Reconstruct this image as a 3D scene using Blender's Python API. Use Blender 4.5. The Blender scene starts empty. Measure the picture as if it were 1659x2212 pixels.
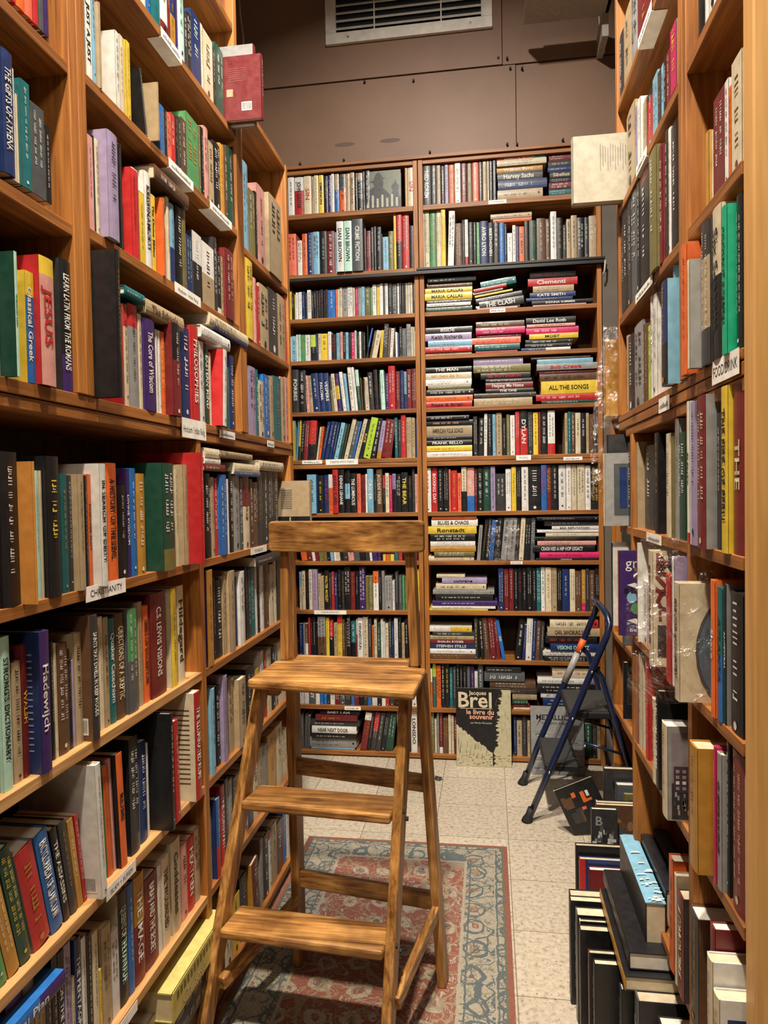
import bpy, bmesh, math, random
from mathutils import Matrix, Vector
random.seed(7)
SC = bpy.context.scene
COL = SC.collection
# ---------------------------------------------------------------- camera
CAM_Z = 1.45
cam = bpy.data.objects.new('camera', bpy.data.cameras.new('camera')); COL.objects.link(cam)
cam.data.sensor_width = 36.0; cam.data.lens = 1534.0 / 2212.0 * 36.0; cam.data.clip_start = .02
Rw = ((0.98922063, 0.01325556, -0.1458315), (0.14536864, 0.03094321, 0.98889356), (-0.01762083, 0.99943324, -0.02868272))
right = Vector((Rw[0][0], Rw[1][0], Rw[2][0])).normalized()
fwd = Vector((Rw[0][2], Rw[1][2], Rw[2][2])).normalized()
upv = right.cross(fwd).normalized()
M = Matrix.Identity(4)
for i in range(3):
    M[i][0] = right[i]; M[i][1] = upv[i]; M[i][2] = -fwd[i]
M[2][3] = CAM_Z
cam.matrix_world = M
SC.camera = cam
# ---------------------------------------------------------------- light and exposure
SC.view_settings.view_transform = 'Standard'; SC.view_settings.look = 'None'
SC.view_settings.gamma = 1.0; SC.view_settings.use_curve_mapping = False
SC.view_settings.exposure = 0.0
w = bpy.data.worlds.new('world'); SC.world = w; w.use_nodes = True
w.node_tree.nodes['Background'].inputs[0].default_value = (1, .86, .70, 1)
w.node_tree.nodes['Background'].inputs[1].default_value = .035
def lamp(name, loc, tgt, size, power, col, spread=180):
    d = bpy.data.lights.new(name, 'AREA'); d.shape = 'DISK'; d.size = size; d.energy = power; d.color = col; d.spread = math.radians(spread)
    o = bpy.data.objects.new(name, d); COL.objects.link(o); o.location = loc
    o.rotation_euler = (Vector(tgt) - Vector(loc)).to_track_quat('-Z', 'Y').to_euler(); return o
lamp('ceiling_lamp_light_near', (-.25, .45, 4.2), (-.35, 1.7, 0), .14, 66, (1, .87, .69), 105)
lamp('ceiling_lamp_light_middle', (-.20, 1.65, 4.2), (-.10, 3.4, .6), .10, 70, (1, .93, .83), 120)
lamp('fill_light_rear', (.25, -1.2, 3.2), (-.1, 3.0, .9), .4, 11, (1, .86, .68), 130)  # added fill light behind the camera, brightening the pine board and near left
# ---------------------------------------------------------------- materials
def nt(name):
    m = bpy.data.materials.new(name); m.use_nodes = True
    t = m.node_tree; return m, t, t.nodes, t.links, t.nodes['Principled BSDF']
def N(n, typ, **k):
    x = n.new(typ)
    for a, b in k.items(): setattr(x, a, b)
    return x
def ramp(n, pts):
    r = n.new('ShaderNodeValToRGB'); e = r.color_ramp.elements
    e[0].position, e[0].color = pts[0][0], (*pts[0][1], 1); e[1].position, e[1].color = pts[1][0], (*pts[1][1], 1)
    for p, c in pts[2:]:
        q = e.new(p); q.color = (*c, 1)
    return r
def wood(name, axis, dark, mid, light, rough=.5, wear=0.0, scale=1.0, rings=0.0):
    m, t, n, l, b = nt(name)
    tc = N(n, 'ShaderNodeTexCoord'); mp = N(n, 'ShaderNodeMapping')
    s = [22 * scale] * 3; s[axis] = 1.3 * scale; mp.inputs['Scale'].default_value = s
    l.new(tc.outputs['Object'], mp.inputs[0])
    n1 = N(n, 'ShaderNodeTexNoise'); n1.inputs['Scale'].default_value = 1.6; n1.inputs['Detail'].default_value = 7; n1.inputs['Distortion'].default_value = 1.2
    l.new(mp.outputs[0], n1.inputs[0])
    mp2 = N(n, 'ShaderNodeMapping'); s2 = [160 * scale] * 3; s2[axis] = 5; mp2.inputs['Scale'].default_value = s2
    l.new(tc.outputs['Object'], mp2.inputs[0])
    n2 = N(n, 'ShaderNodeTexNoise'); n2.inputs['Scale'].default_value = 1.5; n2.inputs['Detail'].default_value = 3; l.new(mp2.outputs[0], n2.inputs[0])
    mx = N(n, 'ShaderNodeMix'); mx.inputs[0].default_value = .35; l.new(n1.outputs[0], mx.inputs[2]); l.new(n2.outputs[0], mx.inputs[3])
    gr = mx.outputs[0]
    if rings:                                # cathedral figure of flat-sawn oak
        mp4 = N(n, 'ShaderNodeMapping'); s4 = [9] * 3; s4[axis] = 1.1; mp4.inputs['Scale'].default_value = s4; l.new(tc.outputs['Object'], mp4.inputs[0])
        n4 = N(n, 'ShaderNodeTexNoise'); n4.inputs['Scale'].default_value = 1.0; n4.inputs['Detail'].default_value = 1; l.new(mp4.outputs[0], n4.inputs[0])
        mm = N(n, 'ShaderNodeMath', operation='MULTIPLY'); mm.inputs[1].default_value = 95; l.new(n4.outputs[0], mm.inputs[0])
        ss = N(n, 'ShaderNodeMath', operation='SINE'); l.new(mm.outputs[0], ss.inputs[0])
        ad = N(n, 'ShaderNodeMath', operation='MULTIPLY_ADD'); ad.inputs[1].default_value = rings; l.new(ss.outputs[0], ad.inputs[0]); l.new(gr, ad.inputs[2]); gr = ad.outputs[0]
    r = ramp(n, [(.34, dark), (.68, light), (.5, mid)]); l.new(gr, r.inputs[0])
    out = r.outputs[0]
    # knots
    vo = N(n, 'ShaderNodeTexVoronoi'); mp3 = N(n, 'ShaderNodeMapping'); s3 = [6.5] * 3; s3[axis] = 2.6; mp3.inputs['Scale'].default_value = s3
    l.new(tc.outputs['Object'], mp3.inputs[0]); l.new(mp3.outputs[0], vo.inputs[0]); vo.inputs['Scale'].default_value = .9
    kr = ramp(n, [(.05, (.25, .25, .25)), (.11, (1, 1, 1))]); l.new(vo.outputs['Distance'], kr.inputs[0])
    mk = N(n, 'ShaderNodeMix', data_type='RGBA', blend_type='MULTIPLY'); mk.inputs[0].default_value = .75
    l.new(out, mk.inputs[6]); l.new(kr.outputs[0], mk.inputs[7]); out = mk.outputs[2]
    if wear:
        n3 = N(n, 'ShaderNodeTexNoise'); n3.inputs['Scale'].default_value = 7; n3.inputs['Detail'].default_value = 5; l.new(tc.outputs['Object'], n3.inputs[0])
        wr = ramp(n, [(.42, (.34, .30, .28)), (.60, (1, 1, 1))]); l.new(n3.outputs[0], wr.inputs[0])
        mw = N(n, 'ShaderNodeMix', data_type='RGBA', blend_type='MULTIPLY'); mw.inputs[0].default_value = wear
        l.new(out, mw.inputs[6]); l.new(wr.outputs[0], mw.inputs[7]); out = mw.outputs[2]
    l.new(out, b.inputs['Base Color']); b.inputs['Roughness'].default_value = rough
    bp = N(n, 'ShaderNodeBump'); bp.inputs['Strength'].default_value = .22; bp.inputs['Distance'].default_value = .002
    l.new(mx.outputs[0], bp.inputs['Height']); l.new(bp.outputs[0], b.inputs['Normal'])
    return m
CD, CM, CL = (.12, .038, .007), (.26, .092, .017), (.40, .160, .036)
WX = wood('case_wood_across', 0, CD, CM, CL); WY = wood('case_wood_along', 1, CD, CM, CL); WZ = wood('case_wood_upright', 2, (.15, .045, .008), (.33, .118, .020), (.47, .19, .040))
WYR = wood('rough_pine_along', 1, (.22, .10, .03), (.46, .24, .085), (.62, .36, .15), .6)
WB = wood('case_back_wood', 2, (.03, .012, .005), (.065, .027, .010), (.10, .042, .015), .7)  # back panels darkened: the shade deep in the shelves is put into the colour
PX = wood('pine_upright', 2, (.50, .25, .075), (.60, .32, .10), (.68, .39, .14), .45, scale=.5)
SD, SM, SL = (.13, .050, .012), (.38, .175, .045), (.62, .34, .105)
SX = wood('stool_oak_across', 0, SD, SM, SL, .38, wear=.75, rings=.045); SZ = wood('stool_oak_upright', 2, SD, SM, SL, .4, wear=.35, rings=.035); SY = wood('stool_oak_along', 1, SD, SM, SL, .4, wear=.4, rings=.05)
def plain(name, c, rough=.5, metal=0.0, bump=0.0, bs=60, coat=0.0):
    m, t, n, l, b = nt(name)
    tc = N(n, 'ShaderNodeTexCoord'); nz = N(n, 'ShaderNodeTexNoise'); nz.inputs['Scale'].default_value = bs; nz.inputs['Detail'].default_value = 4
    l.new(tc.outputs['Object'], nz.inputs[0])
    r = ramp(n, [(.3, tuple(x * .86 for x in c)), (.7, tuple(min(1, x * 1.1) for x in c))]); l.new(nz.outputs[0], r.inputs[0])
    l.new(r.outputs[0], b.inputs['Base Color']); b.inputs['Roughness'].default_value = rough; b.inputs['Metallic'].default_value = metal
    b.inputs['Coat Weight'].default_value = coat
    if bump:
        bp = N(n, 'ShaderNodeBump'); bp.inputs['Strength'].default_value = bump; bp.inputs['Distance'].default_value = .002; l.new(nz.outputs[0], bp.inputs['Height']); l.new(bp.outputs[0], b.inputs['Normal'])
    return m
def bookmat():
    m, t, n, l, b = nt('book_cover_print')
    a = N(n, 'ShaderNodeAttribute', attribute_name='Col'); tc = N(n, 'ShaderNodeTexCoord')
    nz = N(n, 'ShaderNodeTexNoise'); nz.inputs['Scale'].default_value = 45; nz.inputs['Detail'].default_value = 5; l.new(tc.outputs['Object'], nz.inputs[0])
    r = ramp(n, [(.30, (.78, .76, .72)), (.62, (1, 1, 1))]); l.new(nz.outputs[0], r.inputs[0])
    mk = N(n, 'ShaderNodeMix', data_type='RGBA', blend_type='MULTIPLY'); mk.inputs[0].default_value = .8
    l.new(a.outputs['Color'], mk.inputs[6]); l.new(r.outputs[0], mk.inputs[7]); l.new(mk.outputs[2], b.inputs['Base Color'])
    rr = N(n, 'ShaderNodeMapRange'); rr.inputs[3].default_value = .22; rr.inputs[4].default_value = .55; l.new(nz.outputs[0], rr.inputs[0]); l.new(rr.outputs[0], b.inputs['Roughness'])
    bp = N(n, 'ShaderNodeBump'); bp.inputs['Strength'].default_value = .12; bp.inputs['Distance'].default_value = .002; l.new(nz.outputs[0], bp.inputs['Height']); l.new(bp.outputs[0], b.inputs['Normal'])
    return m
BM = bookmat()
PAPER = plain('book_paper', (.80, .72, .58), .8, bump=.5, bs=220)
LABEL = plain('label_paper', (.85, .82, .76), .6, bs=30)
INK = plain('ink', (.015, .015, .02), .5)
BLUE = plain('blue_enamel', (.008, .014, .048), .28, bs=20, coat=.4); BLKP = plain('black_plastic', (.012, .012, .013), .45, bump=.2)
RUB = plain('black_rubber', (.008, .008, .008), .7); CHR = plain('chrome', (.7, .7, .7), .25, 1.0)
SILV = plain('silver_sticker', (.33, .32, .31), .4); ORNG = plain('orange_sticker', (.75, .12, .03), .5)
RAIL = plain('black_rail', (.012, .011, .010), .4); WHITE = plain('vent_white', (.70, .66, .58), .45, bs=20); DARK = plain('duct_shade', (.01, .012, .015), .9)
CABLE = plain('grey_cable', (.42, .38, .32), .5)
def ribbed():
    m, t, n, l, b = nt('ribbed_tread'); tc = N(n, 'ShaderNodeTexCoord'); wv = N(n, 'ShaderNodeTexWave', bands_direction='X'); wv.inputs['Scale'].default_value = 42; wv.inputs['Distortion'].default_value = .6
    l.new(tc.outputs['Object'], wv.inputs[0]); r = ramp(n, [(0, (.012, .012, .012)), (1, (.075, .073, .07))]); l.new(wv.outputs[0], r.inputs[0]); l.new(r.outputs[0], b.inputs['Base Color'])
    b.inputs['Roughness'].default_value = .5; bp = N(n, 'ShaderNodeBump'); bp.inputs['Strength'].default_value = .7; bp.inputs['Distance'].default_value = .003; l.new(wv.outputs[0], bp.inputs['Height']); l.new(bp.outputs[0], b.inputs['Normal']); return m
RIB = ribbed()
def film():
    m, t, n, l, b = nt('clear_film'); n.remove(b); o = n['Material Output']
    tr = N(n, 'ShaderNodeBsdfTransparent'); gl = N(n, 'ShaderNodeBsdfGlossy'); gl.inputs['Roughness'].default_value = .12; gl.inputs[0].default_value = (.9, .9, .9, 1)
    tc = N(n, 'ShaderNodeTexCoord'); nz = N(n, 'ShaderNodeTexNoise'); nz.inputs['Scale'].default_value = 14; nz.inputs['Detail'].default_value = 5; nz.inputs['Distortion'].default_value = 2.5
    l.new(tc.outputs['Object'], nz.inputs[0]); bp = N(n, 'ShaderNodeBump'); bp.inputs['Strength'].default_value = 1; bp.inputs['Distance'].default_value = .02; l.new(nz.outputs[0], bp.inputs['Height']); l.new(bp.outputs[0], gl.inputs['Normal'])
    r = ramp(n, [(.50, (.05, .05, .05)), (.66, (.30, .30, .30))]); l.new(nz.outputs[0], r.inputs[0])
    mx = N(n, 'ShaderNodeMixShader'); l.new(r.outputs[0], mx.inputs[0]); l.new(tr.outputs[0], mx.inputs[1]); l.new(gl.outputs[0], mx.inputs[2]); l.new(mx.outputs[0], o.inputs[0]); return m
FILM = film()
def wallboard():
    m, t, n, l, b = nt('brown_wallboard'); tc = N(n, 'ShaderNodeTexCoord')
    a = N(n, 'ShaderNodeTexNoise'); a.inputs['Scale'].default_value = 2.2; a.inputs['Detail'].default_value = 6; l.new(tc.outputs['Object'], a.inputs[0])
    r = ramp(n, [(.3, (.165, .090, .052)), (.7, (.235, .130, .076))]); l.new(a.outputs[0], r.inputs[0])
    f = N(n, 'ShaderNodeTexNoise'); f.inputs['Scale'].default_value = 180; l.new(tc.outputs['Object'], f.inputs[0])
    l.new(r.outputs[0], b.inputs['Base Color']); b.inputs['Roughness'].default_value = .55
    bp = N(n, 'ShaderNodeBump'); bp.inputs['Strength'].default_value = .25; bp.inputs['Distance'].default_value = .002; l.new(f.outputs[0], bp.inputs['Height']); l.new(bp.outputs[0], b.inputs['Normal']); return m
WALL = wallboard(); GREYW = plain('grey_wall', (.12, .10, .08), .8, bs=8); CEIL = plain('ceiling_paint', (.30, .24, .19), .8, bs=5)
def mathn(n, l, op, a, b=None, c=None):
    x = N(n, 'ShaderNodeMath', operation=op)
    for i, v in enumerate((a, b, c)):
        if v is None: continue
        if isinstance(v, (int, float)): x.inputs[i].default_value = v
        else: l.new(v, x.inputs[i])
    return x.outputs[0]
def floormat():
    m, t, n, l, b = nt('speckled_vinyl_tile'); tc = N(n, 'ShaderNodeTexCoord'); sp = N(n, 'ShaderNodeSeparateXYZ'); l.new(tc.outputs['Object'], sp.inputs[0])
    def line(o, off):
        q = mathn(n, l, 'FRACT', mathn(n, l, 'DIVIDE', mathn(n, l, 'SUBTRACT', o, off), .3075))
        d = mathn(n, l, 'MINIMUM', q, mathn(n, l, 'SUBTRACT', 1.0, q)); return mathn(n, l, 'LESS_THAN', d, .0042)
    g = mathn(n, l, 'MAXIMUM', line(sp.outputs[0], .063 - 3.075), line(sp.outputs[1], 2.024 - 6.15))
    cx = mathn(n, l, 'FLOOR', mathn(n, l, 'DIVIDE', mathn(n, l, 'SUBTRACT', sp.outputs[0], .063), .3075)); cy = mathn(n, l, 'FLOOR', mathn(n, l, 'DIVIDE', mathn(n, l, 'SUBTRACT', sp.outputs[1], 2.024), .3075))
    cb = N(n, 'ShaderNodeCombineXYZ'); l.new(cx, cb.inputs[0]); l.new(cy, cb.inputs[1]); wn = N(n, 'ShaderNodeTexWhiteNoise'); l.new(cb.outputs[0], wn.inputs[0])
    a = N(n, 'ShaderNodeTexNoise'); a.inputs['Scale'].default_value = 60; a.inputs['Detail'].default_value = 6; l.new(tc.outputs['Object'], a.inputs[0])
    r = ramp(n, [(.28, (.30, .245, .175)), (.66, (.56, .49, .385)), (.45, (.47, .40, .31))]); l.new(a.outputs[0], r.inputs[0])
    s = N(n, 'ShaderNodeTexNoise'); s.inputs['Scale'].default_value = 115; s.inputs['Detail'].default_value = 2; l.new(tc.outputs['Object'], s.inputs[0])
    sr = ramp(n, [(.30, (.35, .32, .30)), (.36, (1, 1, 1)), (.70, (1, 1, 1)), (.76, (1.45, 1.45, 1.4))]); l.new(s.outputs[0], sr.inputs[0])
    mk = N(n, 'ShaderNodeMix', data_type='RGBA', blend_type='MULTIPLY'); mk.inputs[0].default_value = 1; l.new(r.outputs[0], mk.inputs[6]); l.new(sr.outputs[0], mk.inputs[7])
    tv = N(n, 'ShaderNodeMapRange'); tv.inputs[3].default_value = .90; tv.inputs[4].default_value = 1.06; l.new(wn.outputs[0], tv.inputs[0])
    m3 = N(n, 'ShaderNodeVectorMath', operation='SCALE'); l.new(mk.outputs[2], m3.inputs[0]); l.new(tv.outputs[0], m3.inputs['Scale'])
    m2 = N(n, 'ShaderNodeMix', data_type='RGBA'); l.new(g, m2.inputs[0]); l.new(m3.outputs[0], m2.inputs[6]); m2.inputs[7].default_value = (.16, .12, .08, 1)
    l.new(m2.outputs[2], b.inputs['Base Color']); b.inputs['Roughness'].default_value = .36; return m
FLOOR = floormat()
# rug: pattern laid out in the rug's own metres, origin at its far right corner
def rugmat():
    m, t, n, l, b = nt('oriental_rug_pile'); tc = N(n, 'ShaderNodeTexCoord'); sp = N(n, 'ShaderNodeSeparateXYZ'); l.new(tc.outputs['Object'], sp.inputs[0])
    X = sp.outputs[0]; Yc = sp.outputs[1]
    dx = mathn(n, l, 'MINIMUM', mathn(n, l, 'MULTIPLY', X, -1.0), mathn(n, l, 'ADD', X, .82)); dy = mathn(n, l, 'MULTIPLY', Yc, -1.0)
    d = mathn(n, l, 'MINIMUM', dx, mathn(n, l, 'MULTIPLY', dy, 1.15))
    wob = N(n, 'ShaderNodeTexNoise'); wob.inputs['Scale'].default_value = 40; l.new(tc.outputs['Object'], wob.inputs[0])
    d2 = mathn(n, l, 'ADD', d, mathn(n, l, 'MULTIPLY', mathn(n, l, 'SUBTRACT', wob.outputs[0], .5), .008))
    cream, red, blue, tan, green = (.33, .29, .22), (.235, .082, .055), (.095, .115, .12), (.27, .20, .135), (.12, .12, .085)
    def mixc(fac, c1, c2):
        x = N(n, 'ShaderNodeMix', data_type='RGBA'); l.new(fac, x.inputs[0])
        for i, c in ((6, c1), (7, c2)):
            if isinstance(c, tuple): x.inputs[i].default_value = (*c, 1)
            else: l.new(c, x.inputs[i])
        return x.outputs[2]
    def thr(v, lo, hi):
        return mathn(n, l, 'MULTIPLY', mathn(n, l, 'GREATER_THAN', v, lo), mathn(n, l, 'LESS_THAN', v, hi))
    # floral motifs: warped voronoi rosettes and noise scrolls
    wv = N(n, 'ShaderNodeTexNoise'); wv.inputs['Scale'].default_value = 16; wv.inputs['Detail'].default_value = 2; l.new(tc.outputs['Object'], wv.inputs[0])
    wm = N(n, 'ShaderNodeVectorMath', operation='MULTIPLY_ADD'); l.new(wv.outputs['Color'], wm.inputs[0]); wm.inputs[1].default_value = (.05, .05, 0); l.new(tc.outputs['Object'], wm.inputs[2])
    v1 = N(n, 'ShaderNodeTexVoronoi'); v1.inputs['Scale'].default_value = 9; v1.inputs['Randomness'].default_value = .35; l.new(wm.outputs[0], v1.inputs[0])
    v2 = N(n, 'ShaderNodeTexVoronoi', feature='DISTANCE_TO_EDGE'); v2.inputs['Scale'].default_value = 11; l.new(wm.outputs[0], v2.inputs[0])
    scr = N(n, 'ShaderNodeTexNoise'); scr.inputs['Scale'].default_value = 20; scr.inputs['Detail'].default_value = 1.5; scr.inputs['Distortion'].default_value = 1.8; l.new(tc.outputs['Object'], scr.inputs[0])
    D1 = v1.outputs['Distance']
    bord = mixc(thr(D1, .0, .13), cream, tan); bord = mixc(thr(D1, .13, .165), bord, red); bord = mixc(thr(D1, .30, .38), bord, blue)
    bord = mixc(thr(scr.outputs[0], .515, .545), bord, blue); bord = mixc(thr(scr.outputs[0], .62, .68), bord, green)
    bord = mixc(thr(v2.outputs[0], 0, .025), bord, blue)
    fld = mixc(thr(D1, .18, .30), red, cream); fld = mixc(thr(D1, 0, .12), fld, blue); fld = mixc(thr(scr.outputs[0], .40, .44), fld, tan); fld = mixc(thr(scr.outputs[0], .60, .66), fld, cream); fld = mixc(thr(v2.outputs[0], .0, .03), fld, tan)
    c = mixc(mathn(n, l, 'GREATER_THAN', d2, .165), bord, fld)
    for lo, hi, cc in ((0, .016, red), (.016, .024, green), (.042, .047, blue), (.050, .054, cream), (.139, .144, blue), (.155, .165, cream)):
        c = mixc(thr(d2, lo, hi), c, cc)
    fz = N(n, 'ShaderNodeTexNoise'); fz.inputs['Scale'].default_value = 420; l.new(tc.outputs['Object'], fz.inputs[0])
    fr = ramp(n, [(.3, (.62, .62, .62)), (.7, (1.25, 1.25, 1.25))]); l.new(fz.outputs[0], fr.inputs[0])
    mk = N(n, 'ShaderNodeMix', data_type='RGBA', blend_type='MULTIPLY'); mk.inputs[0].default_value = 1; l.new(c, mk.inputs[6]); l.new(fr.outputs[0], mk.inputs[7])
    l.new(mk.outputs[2], b.inputs['Base Color']); b.inputs['Roughness'].default_value = .95
    bp = N(n, 'ShaderNodeBump'); bp.inputs['Strength'].default_value = .6; bp.inputs['Distance'].default_value = .003; l.new(fz.outputs[0], bp.inputs['Height']); l.new(bp.outputs[0], b.inputs['Normal']); return m
RUG = rugmat()
# ---------------------------------------------------------------- helpers
class MB:                                   # collects shapes for ONE mesh object
    def __init__(s): s.v = []; s.f = []; s.c = []; s.mi = []
    def poly(s, pts, col=(1, 1, 1), mi=0):
        k = len(s.v); s.v += [tuple(p) for p in pts]; s.f.append(tuple(range(k, k + len(pts)))); s.c.append(col); s.mi.append(mi)
    def hull(s, q, faces, col=(1, 1, 1), mi=0):
        k = len(s.v); s.v += [tuple(p) for p in q]
        for f in faces: s.f.append(tuple(k + i for i in f)); s.c.append(col); s.mi.append(mi)
    def box(s, x0, x1, y0, y1, z0, z1, col=(1, 1, 1), mi=0, Mx=None, cols=None):
        q = [(x0, y0, z0), (x1, y0, z0), (x1, y1, z0), (x0, y1, z0), (x0, y0, z1), (x1, y0, z1), (x1, y1, z1), (x0, y1, z1)]
        if Mx is not None: q = [Mx @ Vector(p) for p in q]
        k = len(s.v); s.v += [tuple(p) for p in q]
        for i, f in enumerate(((0, 3, 2, 1), (4, 5, 6, 7), (0, 1, 5, 4), (1, 2, 6, 5), (2, 3, 7, 6), (3, 0, 4, 7))):
            s.f.append(tuple(k + j for j in f)); s.c.append(cols[i] if cols else col); s.mi.append(mi)
    def tube(s, pts, r, seg=10, col=(1, 1, 1), mi=0, flat=1.0):
        pts = [Vector(p) for p in pts]; rings = []
        for i, p in enumerate(pts):
            a = pts[max(i - 1, 0)]; b = pts[min(i + 1, len(pts) - 1)]; d = (b - a).normalized()
            e = d.cross(Vector((0, 1, 0))); e = (e if e.length > .1 else d.cross(Vector((1, 0, 0)))).normalized(); g = d.cross(e)
            k = len(s.v); rr = r[i] if isinstance(r, (list, tuple)) else r
            for j in range(seg):
                t = 2 * math.pi * j / seg; s.v.append(tuple(p + e * rr * math.cos(t) + g * rr * flat * math.sin(t)))
            rings.append(k)
        for a, b in zip(rings, rings[1:]):
            for j in range(seg): s.f.append((a + j, a + (j + 1) % seg, b + (j + 1) % seg, b + j)); s.c.append(col); s.mi.append(mi)
        s.f.append(tuple(rings[0] + j for j in reversed(range(seg)))); s.f.append(tuple(rings[-1] + j for j in range(seg))); s.c += [col, col]; s.mi += [mi, mi]
    def build(s, name, mats, parent=None, Mx=None, origin=None, smooth=False, bevel=0):
        me = bpy.data.meshes.new(name)
        vs = s.v
        if Mx is not None: vs = [tuple(Mx @ Vector(p)) for p in vs]
        if origin: vs = [(p[0] - origin[0], p[1] - origin[1], p[2] - origin[2]) for p in vs]
        me.from_pydata(vs, [], s.f)
        if not isinstance(mats, (list, tuple)): mats = [mats]
        for m in mats: me.materials.append(m)
        me.polygons.foreach_set('material_index', s.mi)
        if BM in mats:
            at = me.color_attributes.new('Col', 'FLOAT_COLOR', 'CORNER'); buf = []
            for f, c in zip(s.f, s.c): buf += [c[0], c[1], c[2], 1.0] * len(f)
            at.data.foreach_set('color', buf)
        if smooth: me.polygons.foreach_set('use_smooth', [True] * len(me.polygons))
        me.update()
        o = bpy.data.objects.new(name, me); COL.objects.link(o)
        if origin: o.location = origin
        if parent: o.parent = parent; 
        if bevel:
            b = o.modifiers.new('bevel', 'BEVEL'); b.width = bevel; b.segments = 2; b.limit_method = 'ANGLE'
        return o
def empty(name, loc, label, cat, group=None):
    o = bpy.data.objects.new(name, None); COL.objects.link(o); o.location = loc; o.empty_display_size = .05
    tag(o, label, cat, group); return o
def tag(o, label=None, cat=None, group=None, kind=None):
    if label: o['label'] = label
    if cat: o['category'] = cat
    if group: o['group'] = group
    if kind: o['kind'] = kind
    return o
def part(mb, name, mat, par, **k):          # child mesh given in world metres, parent is an Empty at par.location
    o = mb.build(name, mat, origin=tuple(par.location), **k); o.location = (0, 0, 0); o.parent = par; return o
def struct(mb, name, mat, **k): return tag(mb.build(name, mat, **k), kind='structure')
# ---------------------------------------------------------------- letters
GL = {}
def glyphs(bold):
    tab = {}
    cu = bpy.data.curves.new('g', 'FONT'); cu.size = 1; cu.resolution_u = 2; cu.fill_mode = 'FRONT'; cu.offset = .018 if bold else 0
    ob = bpy.data.objects.new('g', cu); COL.objects.link(ob)
    def mesh(t):
        cu.body = t; bpy.context.view_layer.update(); dg = bpy.context.evaluated_depsgraph_get()
        me = ob.evaluated_get(dg).to_mesh(); r = ([tuple(v.co[:2]) for v in me.vertices], [tuple(p.vertices) for p in me.polygons]); ob.evaluated_get(dg).to_mesh_clear(); return r
    base = min(v[0] for v in mesh('|')[0])
    for ch in "ABCDEFGHIJKLMNOPQRSTUVWXYZabcdefghijklmnopqrstuvwxyz0123456789/&'.,+":
        g = mesh(ch); adv = max(v[0] for v in mesh(ch + '|')[0]) - max(v[0] for v in mesh('|')[0]); tab[ch] = (g, adv)
    tab[' '] = (([], []), .3)
    bpy.data.objects.remove(ob); bpy.data.curves.remove(cu); return tab
GL[0] = glyphs(False); GL[1] = glyphs(True)
def textw(t, bold=0): return sum(GL[bold][c][1] for c in t if c in GL[bold])
def text(mb, t, o, ux, uy, size, col, mi=0, bold=0, stretch=1.0, center=False, maxw=None):
    # o: origin (Vector), ux: reading direction, uy: letter-up direction
    w0 = textw(t, bold) * size * stretch
    if maxw and w0 > maxw: stretch *= maxw / w0; w0 = maxw
    x = -w0 / 2 if center else 0
    for ch in t:
        if ch not in GL[bold]: continue
        (vs, fs), adv = GL[bold][ch]
        if fs:
            k = len(mb.v); mb.v += [tuple(o + ux * (x + p[0] * size * stretch) + uy * (p[1] * size)) for p in vs]
            for f in fs: mb.f.append(tuple(k + i for i in f)); mb.c.append(col); mb.mi.append(mi)
        x += adv * size * stretch
# ---------------------------------------------------------------- books
PAL = {'k': (.010, .010, .012), 'K': (.035, .034, .036), 'w': (.70, .69, .66), 'c': (.62, .54, .38), 't': (.40, .30, .18), 'b': (.02, .13, .42), 'n': (.012, .030, .12),
       's': (.20, .42, .58), 'r': (.46, .022, .024), 'm': (.16, .016, .018), 'o': (.68, .13, .025), 'y': (.70, .50, .045), 'g': (.07, .26, .10), 'G': (.012, .060, .038),
       'e': (.010, .13, .15), 'p': (.045, .018, .12), 'l': (.32, .26, .42), 'P': (.62, .30, .26), 'B': (.11, .055, .028), 'd': (.26, .26, .26), 'D': (.075, .085, .095),
       'a': (.46, .23, .035), 'O': (.16, .14, .045), 'M': (.55, .02, .12), 'L': (.42, .60, .05), 'C': (.42, .66, .55), 'S': (.72, .15, .085), 'E': (.012, .085, .09), 'u': (.62, .26, .055), 'v': (.42, .39, .31), 'R': (.34, .13, .075), 'j': (.008, .36, .20)}
CN = {'k': 'black', 'K': 'charcoal', 'w': 'white', 'c': 'cream', 't': 'tan', 'b': 'blue', 'n': 'navy', 's': 'light blue', 'r': 'red', 'm': 'maroon', 'o': 'orange', 'y': 'yellow', 'g': 'green', 'G': 'dark green',
      'e': 'teal', 'p': 'purple', 'l': 'lilac', 'P': 'pink', 'B': 'brown', 'd': 'grey', 'D': 'slate grey', 'a': 'amber', 'O': 'olive', 'M': 'magenta', 'L': 'lime', 'C': 'mint', 'S': 'salmon', 'E': 'deep teal', 'u': 'light orange', 'v': 'off-white', 'R': 'copper brown', 'j': 'emerald'}
def jit(c, r=.10):
    f = 1 + random.uniform(-r, r); return tuple(max(0, min(1, x * f)) for x in c)
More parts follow.
